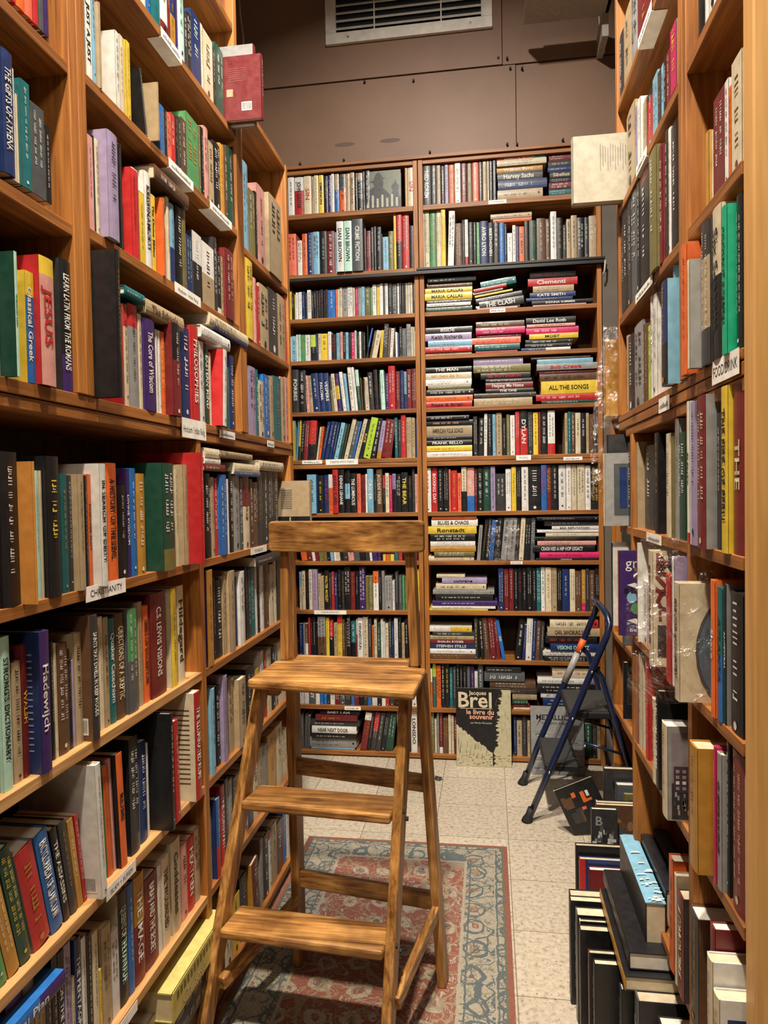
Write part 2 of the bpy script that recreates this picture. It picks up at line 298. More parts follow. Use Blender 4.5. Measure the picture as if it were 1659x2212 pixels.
def book_geo(cv, pg, T, h, d, t, col, cover, tcol, sec, title, Mx, hard=True, cut=False, pgmi=0):
    """one book: local x = thickness, y = depth (spine at 0), z = height, placed by Mx"""
    c = jit(PAL[col]); cc = jit(PAL[cover]) if cover else c; q = .0022 if hard else .0008; e = .003 if hard else .0
    q = min(q, t * .2)
    V = lambda x, y, z: Mx @ Vector((x, y, z))
    n0 = len(cv.v)
    cv.box(0, q, .001, d, 0, h, cc, Mx=Mx); cv.box(t - q, t, .001, d, 0, h, cc, Mx=Mx)
    # rounded spine, extruded in bands of colour
    bul = min(.0024, t * .075) if hard else 0.0004
    bands = [(0, h, c)]
    if sec:
        body = sec.rstrip('um'); k = sec[0]; fr = float(body[1:] or 0) / 100; c2 = jit(PAL[k])
        if fr > 0:
            if sec.endswith('u'): bands = [(0, h * (1 - fr), c), (h * (1 - fr), h, c2)]
            elif sec.endswith('m'): bands = [(0, h * (.5 - fr / 2), c), (h * (.5 - fr / 2), h * (.5 + fr / 2), c2), (h * (.5 + fr / 2), h, c)]
            else: bands = [(0, h * fr, c2), (h * fr, h, c)]
    seg = 4 if hard and t > .012 else 2
    prof = [(t * i / seg, -bul * (1 - (2 * i / seg - 1) ** 2)) for i in range(seg + 1)]
    for z0, z1, bc in bands:
        for (xa, ya), (xb, yb) in zip(prof, prof[1:]): cv.poly([V(xa, ya, z0), V(xb, yb, z0), V(xb, yb, z1), V(xa, ya, z1)], bc)
    for zz, fl in ((0, 1), (h, 0)):
        p = [V(x, y, zz) for x, y in prof] + [V(t, .002, zz), V(0, .002, zz)]
        if fl: p.reverse()
        cv.poly(p, c)
    # lettering on the spine
    def S(x, z):                            # a point printed on the curved spine
        return V(x, (-bul * (1 - (2 * x / t - 1) ** 2) if 0 < x < t else 0) - .0004 - bul * .3, z)
    if tcol is None: tcol = 'k' if sum(PAL[col]) > .75 else ('w' if random.random() < .75 else 'a')
    tc = PAL.get(tcol, (0, 0, 0))
    if tcol == '-': title = None
    if title and t > .006:
        size = min(t * .76, .032); wd = textw(title, 1) * size; mw = h * .78
        if wd < mw * .55 and len(title) < 12: pass
        st = min(1.6, max(.45, mw * .86 / wd)) if wd > mw or True else 1
        st = min(st, 1.35)
        if wd * st > mw: st = mw / wd
        tm = MB(); text(tm, title, Vector((t / 2 - size * .36, 0, h * .5 + wd * st / 2 + h * .03)), Vector((0, 0, -1)), Vector((1, 0, 0)), size, tc, bold=1, stretch=st)
        k_ = len(cv.v); cv.v += [tuple(S(p[0], p[2])) for p in tm.v]; cv.f += [tuple(k_ + i for i in f) for f in tm.f]; cv.c += tm.c; cv.mi += tm.mi
    elif t > .008 and tcol != '-':
        # illegible small lettering as rows of short strokes
        rows = 1 if t < .02 or random.random() < .6 else 2; z = h * random.uniform(.86, .95); stop = h * random.uniform(.2, .45); big = random.random() < .45
        for r in range(rows):
            x0 = t * (.5 if rows == 1 else (.3 + .4 * r)); hw = t * (.20 if big else .12) / (1 if rows == 1 else 1.4); z = h * random.uniform(.84, .95)
            while z > stop:
                for _ in range(random.randint(3, 7)):
                    if z <= stop: break
                    g = hw * random.uniform(.5, 1.0); a = random.uniform(.6, 1.0) * hw
                    if random.random() < .45:
                        cv.poly([S(x0 - a, z - g), S(x0 + a, z - g), S(x0 + a, z - g * .55), S(x0 - a, z - g * .55)], tc)
                        cv.poly([S(x0 - a, z - g), S(x0 - a * .5, z - g), S(x0 - a * .5, z), S(x0 - a, z)], tc)
                    else:
                        cv.poly([S(x0 - a, z - g * .7), S(x0 + a, z - g * .7), S(x0 + a, z - g * .35), S(x0 - a, z - g * .35)], tc)
                    z -= g * 1.25
                z -= hw * 1.6
        lg = random.random()
        if lg < .35: r_ = t * .13; zc = h * random.uniform(.05, .10); cv.poly([S(t / 2 + r_ * math.cos(6.283 * j / 8), zc + r_ * math.sin(6.283 * j / 8)) for j in range(8)], tc)
    # pages
    pc = jit((.62, .53, .38), .15) if random.random() < .6 else jit((.74, .70, .62), .08)
    pg.box(q, t - q, .0022, d - e, e, h - e, pc, Mx=Mx, mi=pgmi)
    return c
ROT = {'L': Matrix.Rotation(math.pi / 2, 4, 'Z'), 'R': Matrix.Rotation(-math.pi / 2, 4, 'Z'), 'B': Matrix.Identity(4)}
FLAT = Matrix.Rotation(math.radians(-90), 4, 'Y')   # lays a book down, spine lettering reading left to right
ORD = 'zeroth first second third fourth fifth sixth seventh eighth ninth tenth eleventh twelfth thirteenth fourteenth fifteenth sixteenth seventeenth eighteenth nineteenth twentieth'.split()
ORD += ['twenty-' + x for x in ORD[1:10]] + ['thirtieth'] + ['thirty-' + x for x in ORD[1:10]] + ['fortieth'] + ['forty-' + x for x in ORD[1:10]]
USED = {}
def make_book(label, group, T_args, depth, Mx, name='book', loc=None):
    cv, pg = MB(), MB(); t, h, col, cover, tcol, sec, title, hard = T_args
    book_geo(cv, pg, None, h, depth, t, col, cover, tcol, sec, title, Matrix.Identity(4), hard)
    o = cv.build(name, BM); o.matrix_world = Mx
    p = pg.build('page_block', [BM]); p.parent = o
    tag(o, label, 'book', group); USED[label] = USED.get(label, 0) + 1
    return o
# ---------------------------------------------------------------- the room
XL, XR, YB = -.765, .385, 3.784
m = MB(); m.box(-1.6, 1.9, -2.6, 4.3, -.03, 0); struct(m, 'floor', FLOOR)
m = MB(); m.box(-1.6, 1.9, -2.6, 4.3, 4.4, 4.43); struct(m, 'ceiling', CEIL)
m = MB(); m.box(-1.6, -1.5, -2.6, 4.3, 0, 4.4); struct(m, 'wall_left', GREYW)
m = MB(); m.box(1.8, 1.9, -2.6, 4.3, 0, 4.4); struct(m, 'wall_right', GREYW)
m = MB(); m.box(-1.5, 1.8, -2.6, -2.5, 0, 4.4); struct(m, 'wall_front', GREYW)
m = MB(); m.box(-1.5, 1.8, 4.06, 4.16, 0, 4.4); struct(m, 'wall_back', GREYW)
# the deeper pier between the back bookcase and the right one
m = MB(); m.box(.592, 1.8, 3.80, 4.05, 0, 3.2); struct(m, 'wall_pier', GREYW)
# brown boards boxed in above the bookcases, each a separate sheet with a seam
for i, (x0, x1, z0, z1, y) in enumerate(((-1.49, .165, 3.213, 3.633, YB - .004), (.169, 1.79, 3.213, 3.633, YB + .003), (-1.49, .098, 3.638, 4.39, YB - .012), (.102, 1.79, 3.640, 4.39, YB))):
    m = MB(); m.box(x0, x1, y, YB + .26, z0, z1)
    if i == 0:
        for cx in (-.735, -.49):     # two worn oval scuffs in the paint
            k = 14; m.poly([(cx + .055 * math.cos(6.283 * j / k), y - .0006, 3.306 + .011 * math.sin(6.283 * j / k)) for j in range(k)], mi=1)
    struct(m, 'wall_board', [WALL, plain('scuffed_paint', (.105, .062, .045), .6)], bevel=0)
m = MB(); m.box(-1.49, .60, YB - .012, YB + .02, 3.196, 3.212); struct(m, 'trim_1', WX)
sc = 0
for x, z in ((-.62, 3.62), (-.36, 3.60), (.08, 3.67), (.125, 3.665), (.14, 3.612), (.20, 3.607), (.60, 3.655), (-.74, 3.222), (-.28, 3.224), (.12, 3.23), (.17, 3.226), (.40, 3.228), (-.98, 3.222)):
    o = MB(); y = YB - .018; k = 8
    o.tube([(x, y, z), (x, YB + .01, z)], .006, 8); tag(o.build('screw', RUB, origin=(x, y, z)), 'small dark screw head in the brown wall board', 'screw', 'screws in the brown wall boards')
# vent
v = empty('air_vent', (-.385, YB - .03, 3.82), 'white louvred air vent grille high on the brown wall', 'air vent')
m = MB(); y0, y1 = YB - .034, YB - .013
for a in ((-.822, .052, 3.82, 3.878), (-.822, .052, 4.33, 4.388), (-.822, -.765, 3.878, 4.33), (-.005, .052, 3.878, 4.33)): m.box(a[0], a[1], y0, y1, a[2], a[3])
part(m, 'frame', WHITE, v, bevel=.003)
m = MB(); m.box(-.765, -.005, YB - .0128, YB - .0122, 3.878, 4.33); part(m, 'duct_shade_sheet', DARK, v)  # flat near-black sheet, the shade inside the duct given as colour
m = MB()
for x in (-.56, -.21): m.box(x - .003, x + .003, YB - .03, YB - .014, 3.878, 4.33)
part(m, 'mullion', WHITE, v)
z = 3.9
while z < 4.32:
    m = MB(); m.hull([(-.765, YB - .033, z - .008), (-.005, YB - .033, z - .008), (-.005, YB - .016, z + .012), (-.765, YB - .016, z + .012), (-.765, YB - .031, z - .010), (-.005, YB - .031, z - .010), (-.005, YB - .0145, z + .010), (-.765, YB - .0145, z + .010)], ((0, 1, 2, 3), (7, 6, 5, 4), (0, 4, 5, 1), (3, 2, 6, 7), (0, 3, 7, 4), (1, 5, 6, 2)))
    part(m, 'louvre', WHITE, v); z += .040
for x, z in ((-.70, 3.848), (-.06, 3.85)):
    m = MB(); m.tube([(x, y0 - .003, z), (x, y0 + .002, z)], .006, 8); part(m, 'screw', CHR, v)
# ceiling lamps that the light comes from (out of view, above the frame)
# rug
r = MB(); r.box(-.82, 0, -1.95, 0, 0, .008); o = r.build('rug', RUG); o.location = (.055, 2.866, .0005); tag(o, 'worn oriental rug with red field and cream floral border on the tiled floor', 'rug')
# ---------------------------------------------------------------- bookcases
LBLS = []
def bookcase(name, loc, label): return empty(name, loc, label, 'bookcase')
def board(par, x0, x1, y0, y1, z0, z1, mat, nm='shelf', b=.0015):
    m = MB(); m.box(x0, x1, y0, y1, z0, z1); return part(m, nm, mat, par, bevel=b)
ZB = [.052, .368, .668, .976, 1.274, 1.645, 1.977, 2.275, 2.573, 2.905]; BZ = [.03, .28, .545, .806, 1.075, 1.337, 1.629, 1.890, 2.168, 2.395, 2.632, 2.957]; ZR = [2.555, 2.257, 1.942, 1.66, 1.340, 1.050, .760, .412, .06]
xb = XL - .262
LU = bookcase('bookcase', (XL - .13, 1.5, 1.60), 'tall upper wall bookcase on the left, standing over the deep ledge')
LW = bookcase('bookcase', (XL - .13, 1.5, 0), 'lower left bookcase reaching from the floor to the ledge')
for k, z in enumerate(ZB):
    th = .022
    if k < 5:
        for a, b in ((.25, 1.795), (1.822, 2.692)): board(LW, xb, XL, a, b, z - th, z, WYR if a < 1 and k < 4 else WY)
    elif k == 5:
        board(LW, xb, XL - .002, .25, 2.737, 1.597, 1.619, WY, 'top'); board(LU, xb, XL, .25, 2.737, 1.621, 1.645, WY)
    else:
        dz = (0, 0, 0)
        board(LU, xb, XL, .25, 1.248, z - th - (.016 if k < 8 else 0), z - (.016 if k < 8 else 0), WY)
        board(LU, xb, XL, 1.305, 2.152, z - th, z, WY)
        if k in (6, 7): board(LU, xb, XL, 2.215, 2.71, z - th - (.02 if k == 6 else .03), z - (.02 if k == 6 else .03), WY)
board(LU, xb, XL, 2.215, 2.71, 2.703, 2.725, WY, 'shelf')
board(LU, xb, XL, 1.305, 2.152, 3.22, 3.242, WY, 'shelf')
for y in ((1.249, 1.275), (1.277, 1.304)): board(LU, xb, XL + .003, y[0], y[1], 1.646, 3.6, WZ, 'upright', .002)
board(LU, xb, XL + .002, 2.153, 2.182, 1.646, 3.6, WZ, 'upright'); board(LU, xb, XL + .001, 2.184, 2.214, 1.646, 2.725, WZ, 'upright')
board(LU, xb, XL + .002, 2.711, 2.737, 1.646, 2.725, WZ, 'upright')
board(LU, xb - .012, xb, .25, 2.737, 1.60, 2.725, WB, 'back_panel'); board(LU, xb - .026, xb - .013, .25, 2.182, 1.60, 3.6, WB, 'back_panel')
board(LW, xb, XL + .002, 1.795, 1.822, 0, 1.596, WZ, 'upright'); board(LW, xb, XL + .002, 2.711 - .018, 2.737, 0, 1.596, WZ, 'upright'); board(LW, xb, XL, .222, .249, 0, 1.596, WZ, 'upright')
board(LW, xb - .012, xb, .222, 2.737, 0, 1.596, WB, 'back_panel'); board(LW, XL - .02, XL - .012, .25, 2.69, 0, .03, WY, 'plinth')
# back pair
MY = bookcase('bookcase', (-.72, YB + .12, 0), 'left back bookcase full of crime paperbacks, behind the stool'); MU = bookcase('bookcase', (.12, YB + .12, 0), 'right back bookcase of music books, behind the blue step ladder')
for par, x0, x1 in ((MY, -1.10, -.350), (MU, -.346, .586)):
    for k, z in enumerate(BZ):
        th = .022 if z < 2.9 else .026
        board(par, x0 + .024, x1 - .024, YB, YB + .25, z - th, z, WX)
        if k == 6: board(par, x0 + .024, x1 - .024, YB, YB + .24, z - th - .026, z - th - .003, WX)
    board(par, x0 + .024, x1 - .024, YB + .002, YB + .25, 3.172, 3.194, WX, 'top')
    for a in (x0, x1 - .024): board(par, a, a + .024, YB - .001, YB + .25, 0, 3.194, WZ, 'upright')
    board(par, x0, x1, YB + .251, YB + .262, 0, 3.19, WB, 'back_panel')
m = MB(); m.box(-1.09, .60, YB - .03, YB - .003, 2.590, 2.606); m.box(-.36, .60, YB - .028, YB - .003, 2.612, 2.622); o = m.build('cable_rail', RAIL); tag(o, 'black rail running across both back bookcases under the second shelf', 'rail')
# right
RU = bookcase('bookcase', (XR + .13, 1.7, 1.60), 'upper right wall bookcase above the FOOD/DRINK ledge'); RL = bookcase('bookcase', (XR + .13, 1.7, 0), 'lower right bookcase behind the floor piles of large books')
xr = XR + .26
for k, z in enumerate(ZR):
    th = .022
    if k < 3:
        board(RU, XR, xr, 1.507, 2.168, z - th, z, WY); board(RU, XR, xr, 1.158, 1.450, z - th, z, WY)
    elif k == 3:
        board(RU, XR, xr, 1.158, 2.196, 1.642, 1.660, WY); board(RU, XR + .001, xr, 1.158, 2.196, 1.618, 1.640, WY); board(RL, XR + .003, xr, 1.158, 2.10, 1.594, 1.616, WY, 'top')
    else:
        for a, b in ((1.158, 1.434), (1.464, 1.998), (2.022, 2.18)): board(RL, XR, xr, a, b, z - th, z, WY)
board(RU, XR, xr, 1.507, 2.168, 2.855, 2.877, WY); board(RU, XR, xr, 1.158, 1.45, 2.62, 2.642, WY)
for y in ((1.451, 1.478), (1.480, 1.506)): board(RU, XR - .002, xr, y[0], y[1], 1.661, 3.4, WZ, 'upright')
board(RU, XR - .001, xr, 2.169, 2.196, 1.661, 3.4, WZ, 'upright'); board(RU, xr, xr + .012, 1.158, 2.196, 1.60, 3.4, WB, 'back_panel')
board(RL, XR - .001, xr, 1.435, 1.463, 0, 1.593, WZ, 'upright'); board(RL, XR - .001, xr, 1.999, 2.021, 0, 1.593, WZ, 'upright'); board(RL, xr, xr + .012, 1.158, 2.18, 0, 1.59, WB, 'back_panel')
m = MB(); m.box(XR, XR + .42, 1.108, 1.150, 0, 3.6); o = m.build('end_panel', PX, origin=(XR, 1.13, 0), bevel=.003); tag(o, 'pale pine end board standing upright at the right edge of the picture', 'board')
# a further shelf stack seen past the far end of the right bookcase
RF = bookcase('bookcase', (.66, 2.75, 0), 'dark far bookcase beyond the end of the right bookcase')
for z in (.5, .82, 1.14, 1.46, 1.76): board(RF, .53, .76, 2.26, 3.2, z - .022, z, WY)
board(RF, .53, .76, 3.2, 3.225, 0, 1.76, WZ, 'upright'); board(RF, .53, .76, 2.235, 2.26, 0, 1.76, WZ, 'upright'); board(RF, .76, .772, 2.235, 3.225, 0, 1.76, WB, 'back_panel')
# shelf labels
def label(par, side, a0, a1, zc, hh, txt, kind='hand', fold=0):
    m = MB(); t = .0006
    if side == 'B':
        y = YB - .0012 - (.002 if par is None else 0); m.box(a0, a1, y - t, y, zc - hh / 2, zc + hh / 2, mi=0); o = Vector(((a0 + a1) / 2, y - t - .0003, zc - hh * .22)); ux, uy = Vector((1, 0, 0)), Vector((0, 0, 1))
    else:
        s = 1 if side == 'L' else -1; X = (XL if side == 'L' else XR) + s * .0035
        m.box(min(X, X + s * t), max(X, X + s * t), a0, a1, zc - hh / 2, zc + hh / 2, mi=0)
        if fold: m.box(min(X, X - s * .036), max(X, X - s * .036), a0, a1, zc - hh / 2 - .0008, zc - hh / 2, mi=0)
        o = Vector((X + s * (t + .0003), (a0 + a1) / 2, zc - hh * .22)); ux, uy = Vector((0, s, 0)), Vector((0, 0, 1))
    if txt == '~':        # handwriting too small to read
        r = random.Random(int(a0 * 1000)); q = -(a1 - a0) * .4
        while q < (a1 - a0) * .36:
            g = r.uniform(.002, .005); hq = hh * r.uniform(.15, .4); m.poly([tuple(o + ux * q), tuple(o + ux * (q + g)), tuple(o + ux * (q + g * .6) + uy * hq), tuple(o + ux * (q - g * .2) + uy * hq)], mi=1); q += g * 1.6
    sz = hh * (.62 if len(txt) < 14 else .5); txt != '~' and text(m, txt, o, ux, uy, sz, (0, 0, 0), mi=1, bold=0, center=True, maxw=(a1 - a0) * .9)
    p = part(m, 'shelf_label', [LABEL, INK], par); p['label'] = 'white paper shelf label reading ' + txt if txt != '~' else 'small handwritten white shelf label'; return p
label(LW, 'L', 1.25, 1.40, 1.263, .030, 'CHRISTIANITY'); label(LW, 'L', 1.29, 1.41, .657, .026, 'ISLAM + SUFISM'); label(LW, 'L', 2.20, 2.365, 1.263, .022, 'PSYCHOLOGY')
label(LU, 'L', 1.70, 1.855, 1.622, .050, 'Hinduism / Indian Relig.'); label(LU, 'L', 1.955, 2.08, 1.626, .022, '~'); label(LU, 'L', 1.68, 1.84, 1.967, .026, 'Hinduism / Indian Relig.')
label(LU, 'L', 1.665, 1.81, 2.264, .024, '~', fold=1); label(LU, 'L', 1.925, 2.095, 2.264, .022, '~', fold=1); label(LU, 'L', 1.64, 1.757, 2.562, .024, '~', fold=1); label(LU, 'L', 2.40, 2.48, 1.626, .022, '~'); label(LW, 'L', 1.18, 1.40, .357, .022, 'JUDAISM')
label(RU, 'R', 1.158, 1.29, 1.641, .040, 'FOOD/DRINK'); label(RU, 'R', 1.58, 1.675, 1.630, .032, '~'); label(RU, 'R', 1.73, 1.92, 1.931, .022, '~'); label(RU, 'R', 1.78, 1.90, 2.246, .024, '~', fold=1); label(RU, 'R', 1.72, 1.865, 2.544, .024, '~', fold=1); label(RL, 'R', 1.66, 1.81, 1.329, .022, '~')
label(MY, 'B', -1.005, -.893, 1.618, .020, '~'); label(MY, 'B', -.873, -.695, 1.615, .030, 'CRIME/MYSTERY'); label(MY, 'B', -.955, -.775, .795, .022, 'CRIME/MYSTERY'); label(MY, 'B', -.795, -.705, .269, .020, '~'); label(MU, 'B', .02, .112, 2.944, .020, 'COMPOSERS'); label(MU, 'B', .04, .13, 2.620, .016, 'CLASSICAL')
label(MU, 'B', .146, .222, 1.614, .026, 'MUSIC'); label(MU, 'B', .387, .482, 1.604, .018, '~'); label(MU, 'B', .11, .172, 1.064, .016, '~'); label(MU, 'B', .02, .10, 2.384, .020, '~')
# ---------------------------------------------------------------- oak step stool with a back rail
ST = empty('step_stool', (-.42, 1.95, 0), 'worn oak three-step library stool with a back rail, standing on the rug', 'step stool')
def quad_slab(par, nm, top, th, mat, col=None, bev=.006, org=None):
    m = MB(); n = len(top); q = [tuple(p) for p in top] + [(p[0], p[1], p[2] - th) for p in top]
    m.hull(q, [tuple(range(n)), tuple(reversed(range(n, 2 * n)))] + [(i, n + i, n + (i + 1) % n, (i + 1) % n) for i in range(n)]); m.f = [tuple(reversed(f)) for f in m.f]
    return part(m, nm, mat, par, bevel=bev)
def beam(par, nm, p0, p1, wx, wy, mat, ax=(1, 0, 0), bev=.004):
    """square bar from p0 to p1, wx across ax and wy across the other side"""
    p0, p1 = Vector(p0), Vector(p1); d = (p1 - p0).normalized(); a = Vector(ax); a = (a - d * a.dot(d)).normalized(); b = d.cross(a)
    m = MB(); q = []
    for p in (p0, p1):
        for sx, sy in ((-1, -1), (1, -1), (1, 1), (-1, 1)): q.append(p + a * sx * wx / 2 + b * sy * wy / 2)
    m.hull(q, ((3, 2, 1, 0), (4, 5, 6, 7), (0, 1, 5, 4), (1, 2, 6, 5), (2, 3, 7, 6), (3, 0, 4, 7)))
    return part(m, nm, mat, par, bevel=bev)
RX = Vector((.989, -.148, 0))   # direction of the stool's width
seat = [(-.651, 1.824, .95), (-.190, 1.753, .95), (-.180, 1.990, .95), (-.232, 2.003, .95), (-.238, 2.098, .95), (-.594, 2.134, .95), (-.590, 2.052, .95), (-.640, 2.046, .95)]
quad_slab(ST, 'seat', seat, .026, SX, bev=.008)
FLt, FLb = (-.640, 1.925, .922), (-.757, 1.700, 0); FRt, FRb = (-.225, 1.880, .922), (-.268, 1.660, 0)
beam(ST, 'leg', FLb, FLt, .026, .052, SZ, RX); beam(ST, 'leg', FRb, FRt, .026, .052, SZ, RX)
beam(ST, 'leg', (-.592, 2.078, .008), (-.598, 2.085, .922), .026, .052, SZ, RX); beam(ST, 'leg', (-.150, 2.040, .008), (-.200, 2.030, .922), .026, .052, SZ, RX)
for z, ov in ((.625, .0), (.318, .0)):
    f = z / .922; a = Vector(FLb).lerp(Vector(FLt), f); b = Vector(FRb).lerp(Vector(FRt), f); nrm = Vector((.148, .989, 0))
    a2, b2 = a + RX * .014, b - RX * .014; fo = -.045; bo = .075
    quad_slab(ST, 'step', [(*(a2 + nrm * fo).xy, z), (*(b2 + nrm * fo).xy, z), (*(b2 + nrm * bo).xy, z), (*(a2 + nrm * bo).xy, z)], .026, SX, bev=.007)
    for s, e in ((b + RX * .0135, 1),):
        for dd in (-.012, .022):
            m = MB(); p = s + nrm * dd; m.tube([(p.x - .003, p.y, z - .013 - dd), (p.x + .003, p.y, z - .013 - dd)], .006, 10); part(m, 'screw', RUB, ST)
beam(ST, 'back_post', (-.610, 2.065, .950), (-.602, 2.068, 1.362), .026, .040, SZ, RX); beam(ST, 'back_post', (-.212, 2.012, .950), (-.225, 2.015, 1.362), .026, .040, SZ, RX)
m = MB(); a, b = Vector((-.642, 2.049, 0)), Vector((-.178, 1.990, 0)); dn = Vector((-.12, -.985, 0)) * .026; k = 8; ring = []
r_ = .012; L_ = (b - a).length; u_ = (b - a) / L_
for cx, cz, a0 in ((r_, 1.368 - r_, 90), (r_, 1.278 + r_, 180), (L_ - r_, 1.278 + r_, 270), (L_ - r_, 1.368 - r_, 0)):
    for j in range(5):
        an = math.radians(a0 + 90 * j / 4); p = a + u_ * (cx + r_ * math.cos(an)); ring.append((p.x, p.y, cz + r_ * math.sin(an)))
n = len(ring); q = ring + [(p[0] + dn.x, p[1] + dn.y, p[2]) for p in ring]
m.hull(q, [tuple(range(n)), tuple(reversed(range(n, 2 * n)))] + [(i, n + i, n + (i + 1) % n, (i + 1) % n) for i in range(n)]); m.f = [tuple(reversed(f)) for f in m.f]
part(m, 'back_rail', SX, ST, bevel=.003)
beam(ST, 'stretcher', (-.585, 2.075, .275), (-.165, 2.035, .255), .05, .022, SX, (0, 0, 1)); beam(ST, 'stretcher', (-.588, 2.08, .62), (-.185, 2.035, .60), .05, .022, SX, (0, 0, 1))
beam(ST, 'stretcher', (-.590, 2.062, .215), (-.712, 1.745, .165), .036, .022, SY, (0, 0, 1)); beam(ST, 'stretcher', (-.165, 2.022, .235), (-.246, 1.715, .175), .036, .022, SY, (0, 0, 1))
for x, y in ((-.612, 1.93), (-.240, 1.885)): m = MB(); m.box(x - .018, x + .018, y, y + .03, .875, .923); part(m, 'corner_block', SX, ST, bevel=.006)
# ---------------------------------------------------------------- blue folding step ladder
LD = empty('step_ladder', (.38, 3.3, 0), 'dark blue folding two-step ladder with black ribbed treads by the music books', 'step ladder')
def rail(yf, pts, nm, mat, r=.014): m = MB(); m.tube([(x, yf, z) for x, z in pts], r, 12); return part(m, nm, mat, LD, smooth=True)
yn, yf_ = 3.115, 3.515
pts = [(.158, yn, .02), (.245, yn, .225), (.345, yn, .462), (.427, yn, .665), (.492, yn, .822), (.505, yn + .012, .865), (.500, yn + .04, .900), (.488, yn + .09, .922), (.482, yn + .2, .930), (.488, yf_ - .09, .922), (.498, yf_ - .04, .898), (.500, yf_ - .012, .860), (.485, yf_, .815), (.420, yf_, .655), (.322, yf_, .430), (.225, yf_, .200), (.160, yf_, .02)]
m = MB(); m.tube(pts, .0145, 12); part(m, 'front_frame', BLUE, LD, smooth=True)
for y in (yn, yf_):
    m = MB(); m.tube([(.430, y + .022, .690), (.470, y + .022, .640), (.560, y + .022, .330), (.655, y + .022, .02)], .012, 10); part(m, 'rear_leg', BLUE, LD, smooth=True)
    m = MB(); m.tube([(.148, y, 0), (.150, y, .008), (.158, y, .03), (.168, y, .06)], [.026, .024, .017, .016], 12); part(m, 'foot', RUB, LD, smooth=True)
    m = MB(); m.tube([(.660, y + .022, 0), (.655, y + .022, .05)], [.020, .014], 12); part(m, 'foot', RUB, LD, smooth=True)
    s = 1 if y == yn else -1
    m = MB(); m.box(-.001, .001, -.009, .009, -.155, .155, Mx=Matrix.Translation((.350, y + s * .028, .345)) @ Matrix.Rotation(math.radians(24), 4, 'Y')); part(m, 'brace', BLUE, LD)
    m = MB(); m.tube([(.395, y + s * .03, .345), (.560, y + s * .03, .300)], .006, 8); part(m, 'brace', BLUE, LD, smooth=True)
    for x, z in ((.245, .225), (.345, .462), (.427, .665), (.395, .345)):
        m = MB(); m.tube([(x, y - s * .018, z), (x, y + s * .034, z)], .0055, 10); part(m, 'rivet', CHR, LD, smooth=True)
m = MB(); m.tube([(.605, yn + .02, .18), (.605, yf_ + .02, .18)], .008, 8); part(m, 'crossbar', BLUE, LD)
for x0, x1, z, ta in ((.225, .375, .245, .0), (.330, .600, .482, .0)):
    q = [(x0, yn + .03, z), (x1, yn + .03, z), (x1, yf_ - .03, z), (x0, yf_ - .03, z)]
    o = quad_slab(LD, 'tread', q, .034, BLKP, bev=.008)
    m = MB(); m.box(x0 + .008, x1 - .008, yn + .038, yf_ - .038, z - .001, z + .0025); o2 = m.build('tread_mat', RIB, origin=tuple(LD.location)); o2.location = (0, 0, 0); o2.parent = o
m = MB(); m.tube([(.355, yf_ - .001, .510), (.418, yf_ - .001, .655)], .0165, 14); part(m, 'sleeve', SILV, LD, smooth=True)
m = MB(); m.tube([(.418, yf_ - .001, .655), (.446, yf_ - .001, .720)], .0160, 14); part(m, 'warning_sticker', ORNG, LD, smooth=True)
# small litter and cables
m = MB(); k = MB()
m.hull([(-.245, 2.07, .010), (-.215, 2.06, .010), (-.225, 2.03, .012), (-.232, 2.05, .040)], ((2, 1, 0), (0, 1, 3), (1, 2, 3), (2, 0, 3))); m.v = [(x - .04, y - .01, z) for x, y, z in m.v]
tag(m.build('dried_leaf', plain('leaf_tan', (.50, .32, .13), .8)), 'small curled tan scrap lying on the rug under the stool', 'scrap')
m = MB(); rr = random.Random(4); c0 = Vector((-.262, 3.52, .008)); rim = [c0 + Vector((.024 * math.cos(a * .7854) * rr.uniform(.5, 1.2), .016 * math.sin(a * .7854), rr.uniform(-.006, .014))) for a in range(8)]
for a in range(8): m.poly([c0 + Vector((0, 0, .008)), rim[a], rim[(a + 1) % 8]])
tag(m.build('paper_scrap', INK), 'dark crumpled scrap of paper on the floor before the mystery case', 'scrap')
def cable(nm, pts, lab):
    c = MB(); c.tube(pts, .0045, 8); tag(c.build(nm, CABLE, smooth=True), lab, 'cable')
cable('cable', [(.575, 3.70, 4.3), (.572, 3.70, 4.0), (.567, 3.70, 3.85), (.575, 3.70, 3.72), (.592, 3.72, 3.66), (.604, 3.74, 3.62)], 'pale loop of cable hanging from the ceiling at the right')
cable('cable', [(.600, 3.70, 4.3), (.595, 3.70, 4.0), (.588, 3.70, 3.85), (.592, 3.70, 3.72), (.604, 3.72, 3.66)], 'second pale strand of cable beside the hanging loop')
cable('cable', [(-1.28, 3.70, 4.3), (-1.27, 3.70, 4.0), (-1.255, 3.70, 3.86), (-1.265, 3.70, 3.72), (-1.268, 3.70, 3.60)], 'thin pale cable hanging down the wall above the left bookcase')
cable('cable', [(.600, YB - .03, 2.60), (.596, YB - .035, 2.55), (.588, YB - .03, 2.52)], 'short black cable drop at the right end of the rail')
